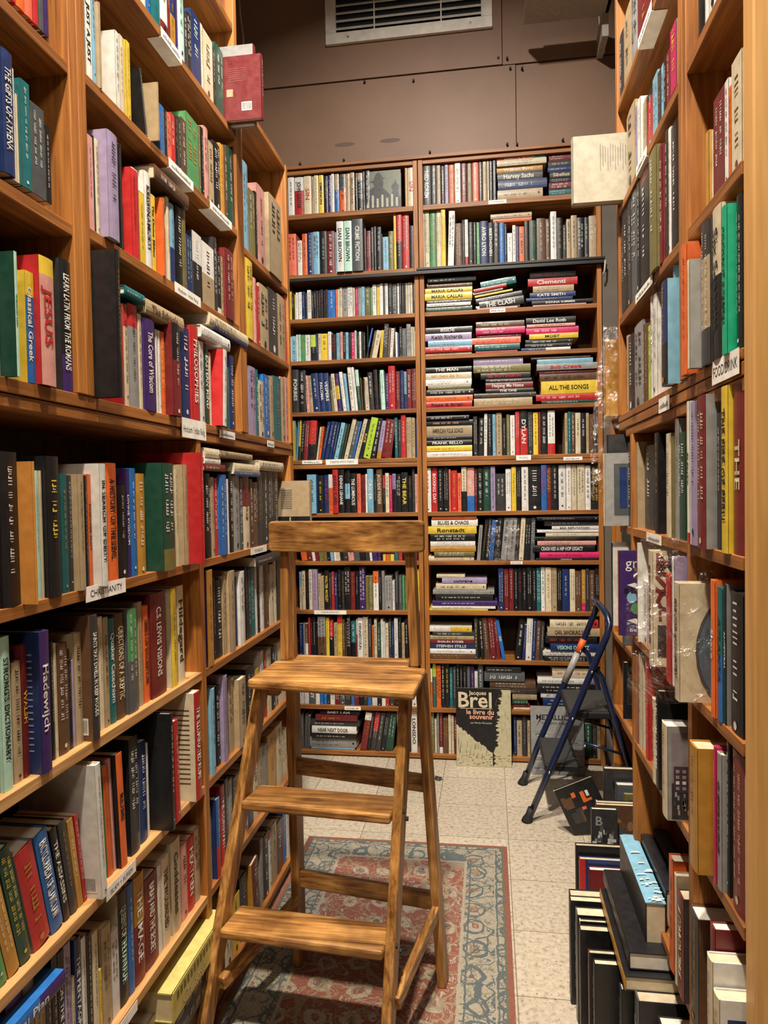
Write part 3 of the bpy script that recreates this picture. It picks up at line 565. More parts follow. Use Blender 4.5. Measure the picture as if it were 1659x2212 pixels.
DESC = ['shelf below ISLAM', 'CHRISTIANITY shelf', 'bottom shelf of the near left bay', 'shelf holding PLENTY', 'shelf above the floor pile', 'shelf beside the Latin textbooks', 'ISLAM shelf', 'shelf below CHRISTIANITY', 'FOOD/DRINK shelf', 'shelf under PLENTY', 'highest shelf of the near right bay', 'highest shelf of the far right bay', 'shelf with the brown hardback', 'top shelf of the near left bay', 'shelf with the Athena book', 'near right shelf with the cream novel', 'low right shelf above the floor pile', 'shelf with the lilac hardback', 'shelf with the PHILOSOPHIES book', 'right shelf with the olive cover', 'ledge left of the FOOD/DRINK books', 'top shelf of the far left bay', 'upper shelf under the ceiling', 'right stack on the fifth music shelf', 'PSYCHOLOGY shelf', 'right shelf with the magenta book', 'book lying over KRISHNAMURTI', 'shelf under PSYCHOLOGY', 'second shelf of the mystery case', 'middle shelf of the far left bay', 'third shelf of the lower far bay', 'shelf below the MUSIC label', 'fourth shelf of the lower far bay', 'middle stack on the fifth music shelf', 'books lying over the red crumpled book', 'bottom shelf of the far left bay', 'right stack on the tenth music shelf', 'middle stack on the third music shelf', 'ledge of the far left bay', 'top shelf of the mystery case', 'right stack on the third music shelf', 'stack on the top music shelf', 'second shelf of the music case', 'stack above the MUSIC shelf, at its left end', 'stack on the bottom mystery shelf', 'tan roll cover on the left shelf', 'right stack on the ninth music shelf', 'seventh shelf of the mystery case', 'left stack on the third music shelf', 'top shelf of the music case', 'sixth shelf, above the CRIME/MYSTERY label', 'right stack beside the bagged books', 'middle stack on the tenth music shelf', 'shelf above the MUSIC label', 'middle stack on the fourth music shelf', 'shelf behind the stool seat', 'leaning stack on the eighth music shelf', 'left stack beside the bagged books', 'shelf of bagged books in the music case', 'shelf above the blue ladder', 'left stack on the fourth music shelf', 'fifth shelf of the mystery case', 'right stack on the fourth music shelf', 'bottom shelf of the mystery case', 'shelf above the lower CRIME/MYSTERY label', 'left stack on the fifth music shelf', 'shelf behind the ladder handle', 'bottom shelf of the music case', 'shelf beside the Brel book', 'left stack on the ninth music shelf', 'third shelf of the mystery case', 'shelf below the stool seat', 'pile over the PSYCHOLOGY books', 'pair lying over the second music shelf', 'shelf behind the stool back board', 'fourth shelf of the mystery case', 'stack behind the white hanging book', 'teal booklet on the left shelf']
DATA = """L~0~1019~1062~368~272~-17~0~m~~~~~0~1
L~1~1026~1070~1274~251~-2~0~k~~w~~~2~1
L~2~1357~1475~52~190~-17~0~K~~~~~0~1
R~3~1159~1208~1340~268~-4~0~m~~c~~THE~13~1
R~4~1170~1223~760~262~-6~0~m~c~c~~~12~1
L~1~1141~1178~1274~249~2~0~k~~y~~~6~1
L~5~1127~1168~1645~221~10~0~P~r~r~y14u~JESUS~4~1
L~6~1095~1143~668~194~-17~13~r~d~~~~4~1
L~7~1026~1049~976~251~-11~0~C~~k~~STRONG'S DICTIONARY~2~1
R~8~1284~1334~1660~246~8~0~K~~~t50m~~2~1
R~9~1173~1230~1050~229~-6~0~k~~w~~~9~1
L~5~1212~1246~1645~244~-6~0~k~K~w~p28~LEARN LATIN FROM THE ROMANS~5~1
L~6~1030~1059~668~229~-17~14~a~~~~~2~1
R~4~1307~1357~760~226~26~0~a~a~k~~~7~1
L~0~1063~1091~368~265~-17~0~a~~~~~1~1
L~7~1538~1614~976~245~-13~0~m~~w~~C.S. LEWIS VISIONS~20~1
R~8~1170~1197~1660~241~-6~0~k~K~w~~~5~1
R~3~1209~1242~1340~271~4~0~y~~k~~THE FIRE OF PERU~12~1
L~6~1060~1090~668~221~-17~13~G~~y~~~3~1
R~8~1238~1283~1660~252~4~0~c~~k~k55~Six Seasons~3~1
L~6~1006~1028~668~242~-17~14~g~~~~~1~1
L~7~1102~1130~976~245~5~0~p~n~w~~Hadewijch~5~1
R~10~1275~1330~2257~240~-6~0~w~~~~~2~1
R~11~1756~1914~2535~240~-6~0~m~~~~~3~1
R~8~1198~1224~1660~234~8~0~j~j~k~~COCONUT & SAMBAL~4~1
L~6~1144~1181~668~200~-17~12~b~b~w~~ENCYCLOPAEDIA OF ISLAMIC LAW~5~1
L~12~1361~1367~2275~171~2~0~t~~~~~4~1
L~13~1055~1078~2275~220~-6~0~r~~~~~0~1
L~2~1615~1709~52~200~-17~0~B~~~~~3~1
L~5~1045~1053~1645~199~22~0~C~G~G~~Wheelock's Latin~2~1
L~14~1060~1088~1977~199~0~0~n~~w~~THE GIFTS OF ATHENA~1~1
L~7~995~1012~976~268~-17~0~n~~~~~0~1
L~14~1141~1179~1977~157~-6~0~D~~~~~6~1
R~3~1300~1346~1340~269~12~0~m~d~c~~~10~1
L~0~1092~1121~368~210~-17~0~t~~~~~2~1
L~7~1013~1025~976~259~-17~0~t~~~~~1~1
L~1~1550~1608~1274~252~20~0~G~G~~O20~~18~1
L~7~1428~1472~976~229~-11~0~D~~w~g50u~~17~1
L~1~1010~1025~1274~236~-6~0~m~~~~~1~1
L~7~1184~1217~976~205~-17~0~B~~~~~8~1
R~15~1171~1218~1942~175~-6~0~c~~B~~~5~1
L~2~1476~1542~52~200~-17~0~t~~~~~1~1
L~0~1482~1544~368~211~-17~0~m~~w~~BABAJI AND THE SECRET~18~1
L~7~1059~1083~976~202~-17~0~t~~~~~3~1
R~16~1466~1508~412~212~10~0~m~K~c~~A COMMON TABLE~2~1
L~17~1360~1401~1977~216~12~0~l~l~k~~~3~1
L~1~993~1009~1274~241~-6~0~b~~~~~0~1
L~1~1352~1391~1274~245~-6~0~o~~k~~A HISTORY OF THE DEVIL~13~1
L~6~1261~1281~668~268~13~3~w~w~k~~~10~1
R~3~1857~1967~1340~216~-26~0~K~K~~~~2~1
L~13~1134~1156~2275~215~-6~0~S~~~~~4~1
R~10~1230~1274~2257~220~-6~0~t~~~~~3~1
L~5~1103~1126~1645~188~0~0~b~y~w~y22u~Classical Greek~3~1
R~15~1252~1309~1942~166~-6~0~m~~~~~2~1
L~18~1521~1572~1645~209~0~0~p~~w~~The Core of Wisdom~5~1
L~13~1112~1133~2275~210~-6~0~o~~~~~3~1
R~19~1673~1747~1942~270~6~0~O~O~~~~6~1
R~4~1254~1278~760~235~2~0~d~d~k~~SUPERWINE~10~1
L~7~1389~1427~976~226~-17~0~B~~c~~OBJECTIONS OF A SKEPTIC~16~1
L~6~1420~1459~668~255~-11~0~K~k~w~~~14~1
R~16~1381~1433~412~223~6~0~K~B~~~~3~1
L~2~1543~1614~52~180~-17~0~c~~~~~2~1
R~3~1370~1413~1340~267~6~0~l~~k~~~9~1
L~17~1434~1440~1977~222~0~0~k~k~y~~MAGDALENE~5~1
L~0~1368~1405~368~245~-17~0~k~c~C~~QUEENS OF THE KAWRALAH~15~1
L~1~1690~1716~1274~253~8~0~t~~k~~~20~1
L~6~1371~1397~668~245~-7~3~o~k~k~~RUMI~13~1
L~13~1079~1095~2275~215~-6~0~r~~~~~1~1
R~19~1806~1900~1942~285~-6~0~k~~~r8u~~5~1
R~19~1531~1592~1942~258~-6~0~k~~w~~~10~1
R~20~1526~1576~1660~214~20~0~n~s~~k40~~8~1
L~0~1434~1481~368~241~-17~0~a~K~w~m55~THE IMAGE~17~1
L~14~1046~1059~1977~207~-6~0~n~~~~~0~1
L~18~1459~1501~1645~226~-6~0~d~~~r22u~~3~1
L~21~2479~2628~2245~281~4~0~t~t~~~~4~1
L~0~1177~1198~368~259~-17~0~l~~~~~6~1
L~1~1296~1319~1274~241~12~0~w~w~k~~IN SEARCH OF DEITY~12~1
L~0~1302~1337~368~211~-17~0~t~~B~~~13~1
L~1~1230~1250~1274~219~6~0~t~t~~~~9~1
R~11~1660~1755~2535~210~-6~0~K~~~~~4~1
R~9~1253~1278~1050~229~0~0~e~~k~b50~ATLANTA~7~1
L~14~1116~1140~1977~181~-6~0~e~~~~~5~1
L~18~1726~1779~1645~238~-6~0~n~~~~~10~1
R~4~1238~1253~760~262~-6~0~k~~~~~11~1
L~7~1264~1288~976~244~3~0~K~B~w~~SAINTS THAT DWELL IN DEEP WOODS~12~1
L~22~1514~1556~2573~210~-6~0~c~~~~~6~1
L~7~1084~1101~976~226~-17~0~m~~y~~WALSH~4~1
L~1~1474~1513~1274~226~-6~0~a~~~~~17~1
R~19~2064~2158~1942~287~-6~0~k~~w~~~1~1
L~17~1307~1337~1977~187~-6~0~P~~~~~0~1
L~1~1392~1429~1274~200~-6~0~k~~~~~14~1
L~22~1367~1395~2573~220~-6~0~b~~~~~1~1
L~22~1339~1366~2573~215~-6~0~t~~~~~0~1
L~0~1158~1176~368~257~-17~0~k~~w~~ON THE HOLY~5~1
R~4~1358~1365~760~213~9~0~r~P~w~~The Balthus~8~1
L~22~1609~1657~2573~230~-6~0~e~~~~~9~1
L~0~1140~1157~368~264~-17~0~k~~~~~4~1
L~7~1238~1263~976~214~-17~0~t~~k~~~11~1
L~1~1193~1215~1274~219~-6~0~E~~~~~7~1
L~0~1122~1139~368~235~-17~0~K~~~~~3~1
L~12~1796~1872~2275~182~-6~0~g~~~~~18~1
R~10~1355~1394~2257~225~-6~0~k~~c~~~0~1
L~0~1210~1231~368~248~-17~0~n~~w~~THE PENTAGRAM~8~1
R~9~1279~1303~1050~238~4~0~o~o~w~~Shaya~6~1
L~13~1096~1111~2275~215~-6~0~r~~~~~2~1
L~22~1453~1484~2573~220~-6~0~r~~~~~4~1
L~0~1754~1792~368~195~-17~0~t~~k~~~24~1
L~5~1027~1044~1645~156~-6~0~d~~~~~0~1
L~18~1307~1323~1645~287~52~0~k~k~~~~0~1
R~8~1396~1438~1660~243~16~0~o~o~k~~~0~1
L~22~1396~1425~2573~210~-6~0~K~~~~~2~1
L~18~1780~1825~1645~251~0~0~r~~w~~PHILOSOPHIES~11~1
L~0~1616~1670~368~228~-17~0~c~~k~~Goddesses~21~1
L~12~1307~1322~2275~240~-6~0~d~~~~~0~1
L~17~1879~1967~1977~174~-6~0~t~~~w50u~~18~1
L~18~1636~1680~1645~224~14~0~m~m~w~k40u~~9~1
L~6~1472~1507~668~227~-17~0~n~C~w~~~15~1
L~2~1710~1779~52~180~-17~0~r~~~~~4~1
H~23~278~577~1941~67~-10~0~y~~k~~ALL THE SONGS~5~1
L~22~1658~1699~2573~235~-6~0~w~~~m14~~10~1
R~3~2024~2089~1340~235~-6~0~K~~~~~0~1
L~6~1204~1227~668~189~-17~10~K~~~~~7~1
R~19~1642~1672~1942~257~0~0~m~~~~~7~1
R~20~1878~1984~1660~213~-6~0~d~~k~~~2~1
L~0~1566~1607~368~215~-17~0~c~~k~~THE WOUNDED~20~1
L~1~1446~1473~1274~237~-6~0~b~~~~~16~1
L~1~1216~1229~1274~217~-6~0~K~~w~~~8~1
L~7~1363~1388~976~220~-17~0~e~~w~~Quaker Catechism~15~1
L~7~1508~1537~976~222~-17~0~o~~k~~SEEDS OF DISCRETION~19~1
L~0~1269~1290~368~222~-17~0~c~~~~~11~1
L~22~1485~1513~2573~215~-6~0~G~~~~~5~1
L~7~1687~1728~976~244~-17~0~c~~k~~Hildegard~22~1
L~0~1406~1433~368~242~-17~0~b~~~~~16~1
L~6~1183~1203~668~190~-17~11~k~~w~~THE ASSASSINS~6~1
L~17~1491~1524~1977~200~-6~0~r~~k~w1u~~6~1
R~3~1496~1541~1340~220~-6~0~G~~~~~7~1
R~3~1276~1299~1340~234~-6~0~K~~w~~~11~1
R~3~1414~1432~1340~271~8~0~w~~k~r8~PLENTY~8~1
L~13~1173~1188~2275~205~-6~0~D~~~~~6~1
L~1~1132~1140~1274~223~-6~0~c~~~~~5~1
L~6~1697~1734~668~278~19~0~r~c~w~~THE ILLUMINATED RUMI~19~1
L~22~1426~1452~2573~200~-6~0~w~~~~~3~1
L~6~1335~1357~668~233~-17~3~o~g~~~~11~1
L~0~1249~1268~368~233~-17~0~k~~~~~10~1
L~13~1157~1172~2275~210~-6~0~r~~~~~5~1
L~24~1952~2007~1274~234~0~0~b~b~~~~4~1
R~25~1960~2069~2257~206~-6~0~t~~~~~0~1
L~0~1338~1367~368~181~-17~0~w~~~~~14~1
L~22~1845~1907~2573~181~-6~0~n~~~~~17~1
L~6~997~1004~668~267~-17~0~e~~~~~0~1
R~11~1989~2100~2535~210~-6~0~t~~~~~1~1
L~1~1667~1689~1274~241~-6~0~c~~~~~19~1
L~24~1717~1733~1274~284~44~0~r~r~~~~0~1
L~21~2372~2457~2245~270~-6~0~P~~~~~3~1
L~22~1926~1995~2573~180~-6~0~c~~B~~~19~1
L~6~1247~1259~668~182~-17~8~r~~w~~~9~1
J~26~1585~1774~2191~34~0~0~B~~w~~~0~1
L~6~1358~1369~668~241~-17~3~P~~~~~12~1
L~7~1341~1362~976~226~-17~0~t~~~~~14~1
L~0~1232~1248~368~236~-17~0~w~~~~~9~1
L~17~1816~1878~1977~179~-6~0~k~~~w45u~~17~1
L~27~1842~1886~976~266~-1~0~a~p~k~~~0~1
R~9~1371~1406~1050~221~39~0~c~c~k~~FOR COD & COUNTRY~5~1
L~17~1551~1582~1977~219~-6~0~w~~k~~KRISHNAMURTI~8~1
B~28~-702~-645~2632~274~15~0~D~~w~~CRIME FICTION~10~1
R~9~1495~1534~1050~220~24~0~r~r~~~~3~1
L~1~1282~1295~1274~220~-6~0~o~~k~~PASSOVER PLOT~11~1
R~19~1946~2013~1942~287~-6~0~D~~~~~3~1
L~29~2477~2587~1957~234~-6~0~K~~w~~~4~1
L~27~1940~1991~976~227~-17~0~k~~w~~~2~1
L~1~1119~1131~1274~223~-6~0~C~~~~~4~1
L~30~2167~2249~668~220~-11~0~k~~w~~~6~1
L~7~1636~1668~976~245~-9~0~y~c~~~~21~1
L~22~1557~1584~2573~230~-6~0~w~~~~~7~1
L~17~2038~2102~1977~206~2~0~m~m~~~~22~1
L~29~2221~2289~1957~257~0~0~y~~~~~0~1
L~22~2015~2080~2573~196~-6~0~G~~~~~21~1
L~5~1054~1059~1645~153~-6~0~k~~w~~~1~1
L~21~2224~2280~2245~283~-6~0~s~~~~~0~1
R~10~1331~1354~2257~235~-6~0~w~~~~~1~1
B~31~210~271~1337~235~-20~0~k~~w~~~18~1
L~12~1323~1345~2275~173~-6~0~w~~k~~JUST A JUST~1~1
L~32~2386~2487~368~228~-17~0~a~~~~~12~1
L~13~1189~1202~2275~205~-6~0~p~~~~~7~1
H~33~-69~233~1891~41~-10~0~t~~c~~~7~1
L~29~2377~2476~1957~220~-6~0~t~~~~~3~1
R~4~1517~1564~760~196~27~0~c~d~B~~~6~1
L~1~1071~1078~1274~236~24~0~u~u~k~~~3~1
R~8~1335~1350~1660~192~28~0~c~d~k~~~1~1
J~34~1836~2052~1877~34~0~0~w~~~~~0~1
R~16~1552~1590~412~244~8~0~o~o~~~~0~1
R~3~1609~1652~1340~226~-6~0~c~~~~~4~1
R~19~1618~1641~1942~276~-6~0~K~~w~~~8~1
L~6~1228~1246~668~181~-17~9~a~~~~~8~1
L~27~2543~2651~976~228~-17~0~K~~~~~16~1
L~22~1759~1797~2573~215~-6~0~C~~~~~14~1
R~3~1542~1577~1340~251~-6~0~d~~~~~6~1
R~19~2160~2165~1942~287~-6~0~l~~~~~0~1
L~35~1888~1949~52~180~-17~0~k~~~~~0~1
L~0~1671~1711~368~193~-17~0~P~~~~~22~1
L~24~2075~2132~1274~237~-6~0~d~~~~~7~1
H~36~243~566~377~45~-10~0~k~~w~~~2~1
L~14~1108~1115~1977~166~-6~0~e~~~~~4~1
L~35~1950~2013~52~190~-17~0~c~~~~~1~1
L~7~1485~1507~976~235~-17~0~t~~~~~18~1
H~37~-52~189~2461~25~-10~8~K~~~~~4~1
R~11~1915~1988~2535~220~-6~0~d~~~~~2~1
L~24~2161~2224~1274~235~-6~0~c~~m~m42u~~9~1
L~35~2082~2151~52~200~-17~0~K~~~~~3~1
L~12~1346~1360~2275~230~-6~0~s~~~~~2~1
L~18~1502~1520~1645~213~-6~0~c~~B~~~4~1
R~9~1849~1900~1050~161~-6~0~w~~~~~1~1
R~9~1640~1681~1050~258~27~0~c~c~m~~MADISON SQUARE GARDEN~2~1
L~7~1323~1340~976~231~-17~0~c~~~~~13~1
L~29~2588~2688~1957~241~-6~0~t~~~~~5~1
L~12~2091~2143~2275~233~-6~0~G~~~~~26~1
L~14~1089~1100~1977~185~-6~0~w~~~~~2~1
L~24~1857~1897~1274~235~-6~0~k~~~~~1~1
L~17~1716~1750~1977~205~-6~0~k~~~~~14~1
R~4~1697~1731~760~197~10~0~c~~B~~~3~1
L~18~1438~1458~1645~219~-6~0~c~~~r22u~~2~1
L~6~1581~1605~668~245~19~1~r~~~~~18~1
L~38~2517~2608~1645~236~-6~0~e~~~~~5~1
H~23~272~569~2009~39~-10~0~B~~k~~~4~1
L~22~1585~1608~2573~225~-6~0~b~~~~~8~1
L~30~2071~2130~668~212~1~0~t~t~~~~5~1
R~20~1985~2066~1660~205~-6~0~k~~w~~~1~1
L~27~2018~2064~976~244~-3~0~t~t~~~~4~1
L~38~2248~2315~1645~226~-6~0~l~~~~~0~1
B~39~-1021~-971~2957~209~-20~0~r~~k~w35u~JOHN SOUTAR~2~1
H~40~218~469~2504~39~-10~0~r~~w~~Clementi~1~1
L~30~1925~1958~668~231~-17~0~k~~w~~~2~1
L~17~1343~1359~1977~191~-6~0~c~~~~~2~1
L~0~1712~1753~368~190~-17~0~r~~w~~HEATHEN~23~1
R~11~2101~2165~2535~200~-6~0~K~~~~~0~1
H~36~320~548~454~54~-10~0~c~~r~~~0~1
L~30~2530~2624~668~227~-17~0~c~~~~~13~1
L~30~1959~1988~668~252~-5~0~l~l~~~~3~1
L~35~2014~2081~52~170~-17~0~y~~~~~2~1
H~41~70~320~3007~47~-10~0~n~~w~~~4~1
L~21~2281~2348~2245~217~-6~0~O~~~~~1~1
L~12~1983~2031~2275~197~-6~0~k~~w~~~23~1
H~33~-70~226~2066~39~-10~0~O~~w~~~1~1
R~3~1721~1763~1340~236~-6~0~k~k~t~~~3~1
H~23~252~583~1908~32~-10~0~r~~w~~~6~1
L~14~1180~1196~1977~137~-6~0~k~~w~~~7~1
B~42~528~579~2632~213~-20~0~t~~w~~~32~1
R~20~1727~1769~1660~239~-6~0~w~~~~~7~1
R~4~1965~1996~760~239~-4~0~R~R~-~~~0~1
H~43~-324~-81~1743~51~-10~0~t~~k~~AMERICAN FOLK SONGS~2~1
R~9~1240~1252~1050~236~-2~0~k~d~w~~ANCESTRAL~8~1
B~28~-746~-704~2632~266~15~0~C~~k~~DAN BROWN~9~1
H~44~-998~-738~43~50~-10~0~d~~~~~5~1
J~45~1522~1724~1864~34~0~0~t~~B~~The Schools~0~1
R~4~1279~1291~760~240~4~0~M~~~~~9~1
B~28~-436~-400~2632~297~-20~0~r~~w~~~21~0
L~12~2145~2150~2275~253~-6~0~k~~w~~~27~0
R~19~1901~1945~1942~287~-6~0~k~~w~~~4~0
H~23~257~569~2065~33~-10~0~d~~r~~Bob Crewe~2~0
R~25~1523~1571~2257~132~0~0~M~d~y~~~11~0
H~46~297~568~678~41~-10~0~t~~k~~CARL SANDBURG SONG~1~0
L~32~2073~2126~368~213~-17~0~t~~~~~6~0
B~47~-979~-928~1337~213~5~0~s~b~~~~0~0
H~41~67~298~2958~48~-10~0~t~~k~~~5~0
L~18~1841~1875~1645~223~-6~0~w~~k~~~12~0
R~15~1232~1251~1942~165~-6~0~w~~k~~~3~0
H~46~310~556~720~44~-10~0~c~~k~r15~~0~0
L~30~2024~2070~668~224~-17~0~t~~~~~4~0
H~37~-33~198~2418~42~-10~6~k~~w~~THE CLASH~5~0
H~48~-314~-72~2396~27~-10~0~G~~c~~~6~0
B~49~-322~-280~2957~209~-20~0~k~~w~~NED ROREM~0~0
B~50~-570~-516~1629~209~-20~-8~m~~~~~25~0
L~17~1525~1550~1977~162~-6~0~y~~~m1u~~7~0
L~30~1867~1891~668~240~-5~0~s~s~~~~1~0
L~35~2174~2235~52~206~-3~5~m~a~~~~4~0
H~41~68~299~3055~43~-10~0~K~~w~~Harvey Sachs~3~0
B~42~266~310~2632~220~-20~0~B~~c~~~23~0
B~42~-289~-256~2632~297~-20~0~g~~~~~2~0
R~19~2014~2063~1942~287~-6~0~K~~~~~2~0
H~40~236~545~2407~19~-10~0~k~~w~~DONNA SUMMER~5~0
L~1~1430~1445~1274~235~-6~0~p~~w~~DIVINE WISDOM~15~0
J~34~1896~2217~1924~34~0~0~c~~~~~1~0
B~28~-1063~-1014~2632~224~0~0~S~~~~~0~0
R~4~1919~1964~760~250~-6~0~c~~~~~1~0
L~24~2481~2545~1274~258~-6~0~K~~~~~15~0
H~23~260~542~2099~25~-10~0~s~~w~~~1~0
B~31~528~568~1337~237~-20~0~k~~y~~~27~0
H~51~262~579~1087~31~-10~0~M~~k~~~8~0
L~32~2488~2566~368~227~-17~0~c~~k~~~13~0
H~33~-69~188~2106~38~-10~0~l~~w~~~0~0
H~51~227~543~1119~35~-10~0~k~~w~~CRASH KID A HIP HOP LEGACY~7~0
L~12~1569~1579~2275~149~-6~10~K~k~w~~~9~0
B~31~458~497~1337~236~-20~0~c~~k~~~25~0
L~24~2419~2480~1274~256~-6~0~K~~~~~14~0
B~31~39~89~1337~197~-20~0~K~~w~~~13~0
L~17~1681~1707~1977~197~-6~0~s~~~n45~~13~0
L~27~2123~2163~976~231~-7~0~w~w~~~~6~0
H~46~287~549~639~38~-10~0~k~~r~~~2~0
L~18~1876~1908~1645~222~-6~0~G~~w~~EASTERN MIND~13~0
L~24~2309~2362~1274~253~-6~0~K~~~m0~~12~0
R~3~1578~1608~1340~217~-6~0~O~~~~~5~0
B~28~-786~-748~2632~266~15~0~w~~k~~DAN BROWN~8~0
R~19~1593~1617~1942~268~-6~0~w~~~~~9~0
L~7~1174~1183~976~210~-17~0~c~~~~~7~0
L~7~1164~1173~976~216~-17~0~k~~~~~6~0
H~46~312~555~600~38~-10~0~n~~C~~VISIONS OF JAZZ~3~0
L~24~2363~2418~1274~254~-6~0~K~~~~~13~0
R~9~1476~1494~1050~260~22~0~w~l~~~~4~0
L~6~1541~1557~668~275~27~0~k~k~~~~17~0
H~52~-35~177~431~48~-10~0~D~~w~~~1~0
B~53~169~208~1629~233~-14~0~r~~w~k40u~DYLAN~10~0
B~28~-847~-805~2632~231~-20~0~m~~w~~~6~0
B~39~-969~-927~2957~209~-20~0~c~~r~~SIN~3~0
H~36~271~503~304~44~-10~0~n~~~~~4~0
B~42~-196~-164~2632~287~-12~-2~w~~k~~~5~0
H~54~-54~200~2266~34~-10~0~M~~w~~~1~0
R~15~1322~1341~1942~127~-2~0~a~~~~~0~0
L~38~2403~2466~1645~223~-6~0~b~~~~~3~0
B~42~-25~15~2632~226~-20~0~n~~w~~AVRO LYON~12~0
B~28~-468~-438~2632~297~-20~0~r~~w~k50~~20~0
B~55~-942~-898~545~223~-20~0~d~~~B50~~7~0
L~18~2068~2106~1645~227~-6~0~n~~~~~17~0
L~17~1777~1815~1977~155~-6~0~n~~C~~~16~0
L~0~1545~1565~368~209~-17~0~w~~~~~19~0
L~32~1875~1904~368~225~-3~0~b~n~~r40~~1~0
L~32~1942~1976~368~233~-17~0~r~~w~~THE CONSTANT~2~0
L~32~1844~1874~368~208~-17~0~c~~~~~0~0
B~31~-112~-73~1337~233~-20~0~P~~w~b35~~8~0
L~1~1271~1281~1274~217~-6~0~k~~~~~10~0
L~12~1911~1944~2275~202~-6~0~P~~~~~21~0
B~31~327~362~1337~237~-20~0~k~d~~~~21~0
L~0~1199~1209~368~184~-17~0~c~~~~~7~0
H~56~-327~-11~807~10~-10~0~y~~k~~~7~0
H~57~-323~-65~1219~40~-10~0~y~~k~~Ronstadt~2~0
L~17~1583~1604~1977~179~-6~0~y~~k~~The Divine Milieu~9~0
B~31~-26~10~1337~237~-20~0~G~~w~~~11~0
H~46~279~567~546~25~-10~0~k~~w~~~5~0
L~32~2127~2175~368~209~-17~0~w~~~~~7~0
B~58~93~131~1075~224~-20~-5~d~~~~~6~0
L~12~1438~1455~2275~165~-6~0~w~~B~~~5~0
B~31~364~400~1337~235~-20~0~w~~k~~~22~0
L~27~2385~2442~976~226~-17~0~B~~~~~13~0
L~18~1614~1635~1645~198~-6~0~o~~y~~~8~0
H~52~-7~234~393~37~-10~0~B~~w~~~2~0
B~59~376~413~806~222~-20~0~n~~w~~~13~0
B~39~-403~-365~2957~209~-20~0~c~~r~~SIN~19~0
L~24~2040~2074~1274~246~-6~0~k~~w~~~6~0
L~32~2280~2335~368~219~-17~0~t~~~~~10~0
H~51~242~573~1076~10~-10~0~k~~w~~SCRAPBOOK~9~0
H~56~-306~39~832~28~-10~0~p~~w~~~5~0
H~48~-320~-71~2460~34~-10~0~y~~k~~MARIA CALLAS~3~0
R~4~1846~1882~760~260~-6~0~r~~~~~2~0
H~60~-323~-77~2247~38~-10~0~l~~k~~Keith Richards~1~0
B~53~311~348~1629~229~-20~0~w~~~r25~~15~0
B~28~-887~-849~2632~234~-20~0~k~~C~~~5~0
H~56~-289~17~861~33~-10~0~k~~w~~~4~0
H~40~228~460~2544~36~-10~0~k~~r~~~0~0
L~35~2313~2371~52~217~-17~0~k~~~~~6~0
B~50~-670~-631~1629~223~-8~-13~L~~k~~~22~0
B~61~-523~-487~1890~232~-10~0~r~~w~~~25~0
H~62~206~472~2256~34~-10~0~M~~w~~~2~0
L~17~1751~1776~1977~212~-6~0~O~~~~~15~0
B~61~-1020~-981~1890~231~-20~0~k~~w~~~1~0
L~35~2408~2473~52~212~-17~0~t~~~~~8~0
H~33~-7~237~1980~33~-10~0~m~~w~~Helping Me Home~4~0
L~24~1927~1951~1274~223~-6~0~r~~~~~3~0
B~42~-157~-120~2632~222~-20~0~B~~c~~~6~0
B~31~173~208~1337~230~-20~0~w~~k~~~17~0
B~63~-509~-469~30~220~-20~0~d~~~~~9~0
H~41~66~318~3128~30~-10~0~c~~k~~~1~0
L~12~1945~1982~2275~179~-6~0~t~~~~~22~0
L~32~2176~2226~368~198~-17~0~n~~~~~8~0
L~30~1844~1866~668~201~-17~0~c~~~~~0~0
L~18~1939~1970~1645~220~20~-4~w~r~r~~~15~0
L~38~2342~2402~1645~193~-6~0~c~~~~~2~0
H~36~244~554~423~30~-10~0~w~~~l20~~1~0
B~42~336~366~2632~250~-20~0~w~~k~~~25~0
L~24~1898~1926~1274~225~-6~0~t~~~~~2~0
B~47~-648~-615~1337~237~-5~0~s~~w~~CRIDER~11~0
H~62~206~458~2307~33~-10~0~k~~w~~David Lee Roth~0~0
H~33~-32~225~2031~34~-10~0~k~~r~~GIL SCOTT-HERON~2~0
R~25~1708~1757~2257~137~-6~0~s~~~~~6~0
L~32~2227~2279~368~196~-17~0~c~~~~~9~0
L~27~2247~2290~976~234~-17~0~e~~~~~9~0
R~9~1901~1906~1050~257~8~0~o~w~~~~0~0
B~53~277~309~1629~230~-20~0~k~~w~~~14~0
R~25~1864~1902~2257~162~0~0~w~w~~~~2~0
L~7~1218~1228~976~170~-17~0~k~~~~~9~0
B~64~-706~-672~806~238~-20~0~p~~w~~~16~0
B~42~228~264~2632~211~-20~0~G~~~~~22~0
L~12~2032~2066~2275~212~-6~0~a~~~~~24~0
B~39~-773~-738~2957~209~-20~0~o~~~D42u~~11~0
B~63~-578~-537~30~207~-20~-8~G~~~~~8~0
B~47~-465~-429~1337~215~-20~0~k~~y~~THE BEAR~19~0
B~42~470~505~2632~209~-20~0~k~~w~~~30~0
H~23~280~574~1891~16~-10~0~G~~w~~~7~0
B~64~-788~-754~806~238~-20~0~k~~w~~~13~0
H~57~-304~-58~1260~37~-10~0~w~~k~~BLUES & CHAOS~1~0
H~37~-25~159~2527~38~-10~8~e~~w~~~0~0
L~30~2396~2449~668~227~-17~0~c~~~~~10~0
L~27~1992~2017~976~233~-12~0~t~~~~~3~0
B~31~-301~-270~1337~237~-20~0~r~~w~~BOXING DAY~1~0
H~44~-984~-733~124~37~-10~0~w~~k~~NEAR NEXT DOOR~3~0
L~24~2257~2308~1274~215~-6~0~B~~~~~11~0
B~58~22~56~1075~224~-20~-6~k~~c~~~4~0
B~50~-979~-941~1629~217~-20~-5~r~~~k40~~6~0
H~60~-321~-78~2169~14~-10~0~c~~k~~~4~0
B~49~-153~-123~2957~209~-15~0~w~~~~~6~0
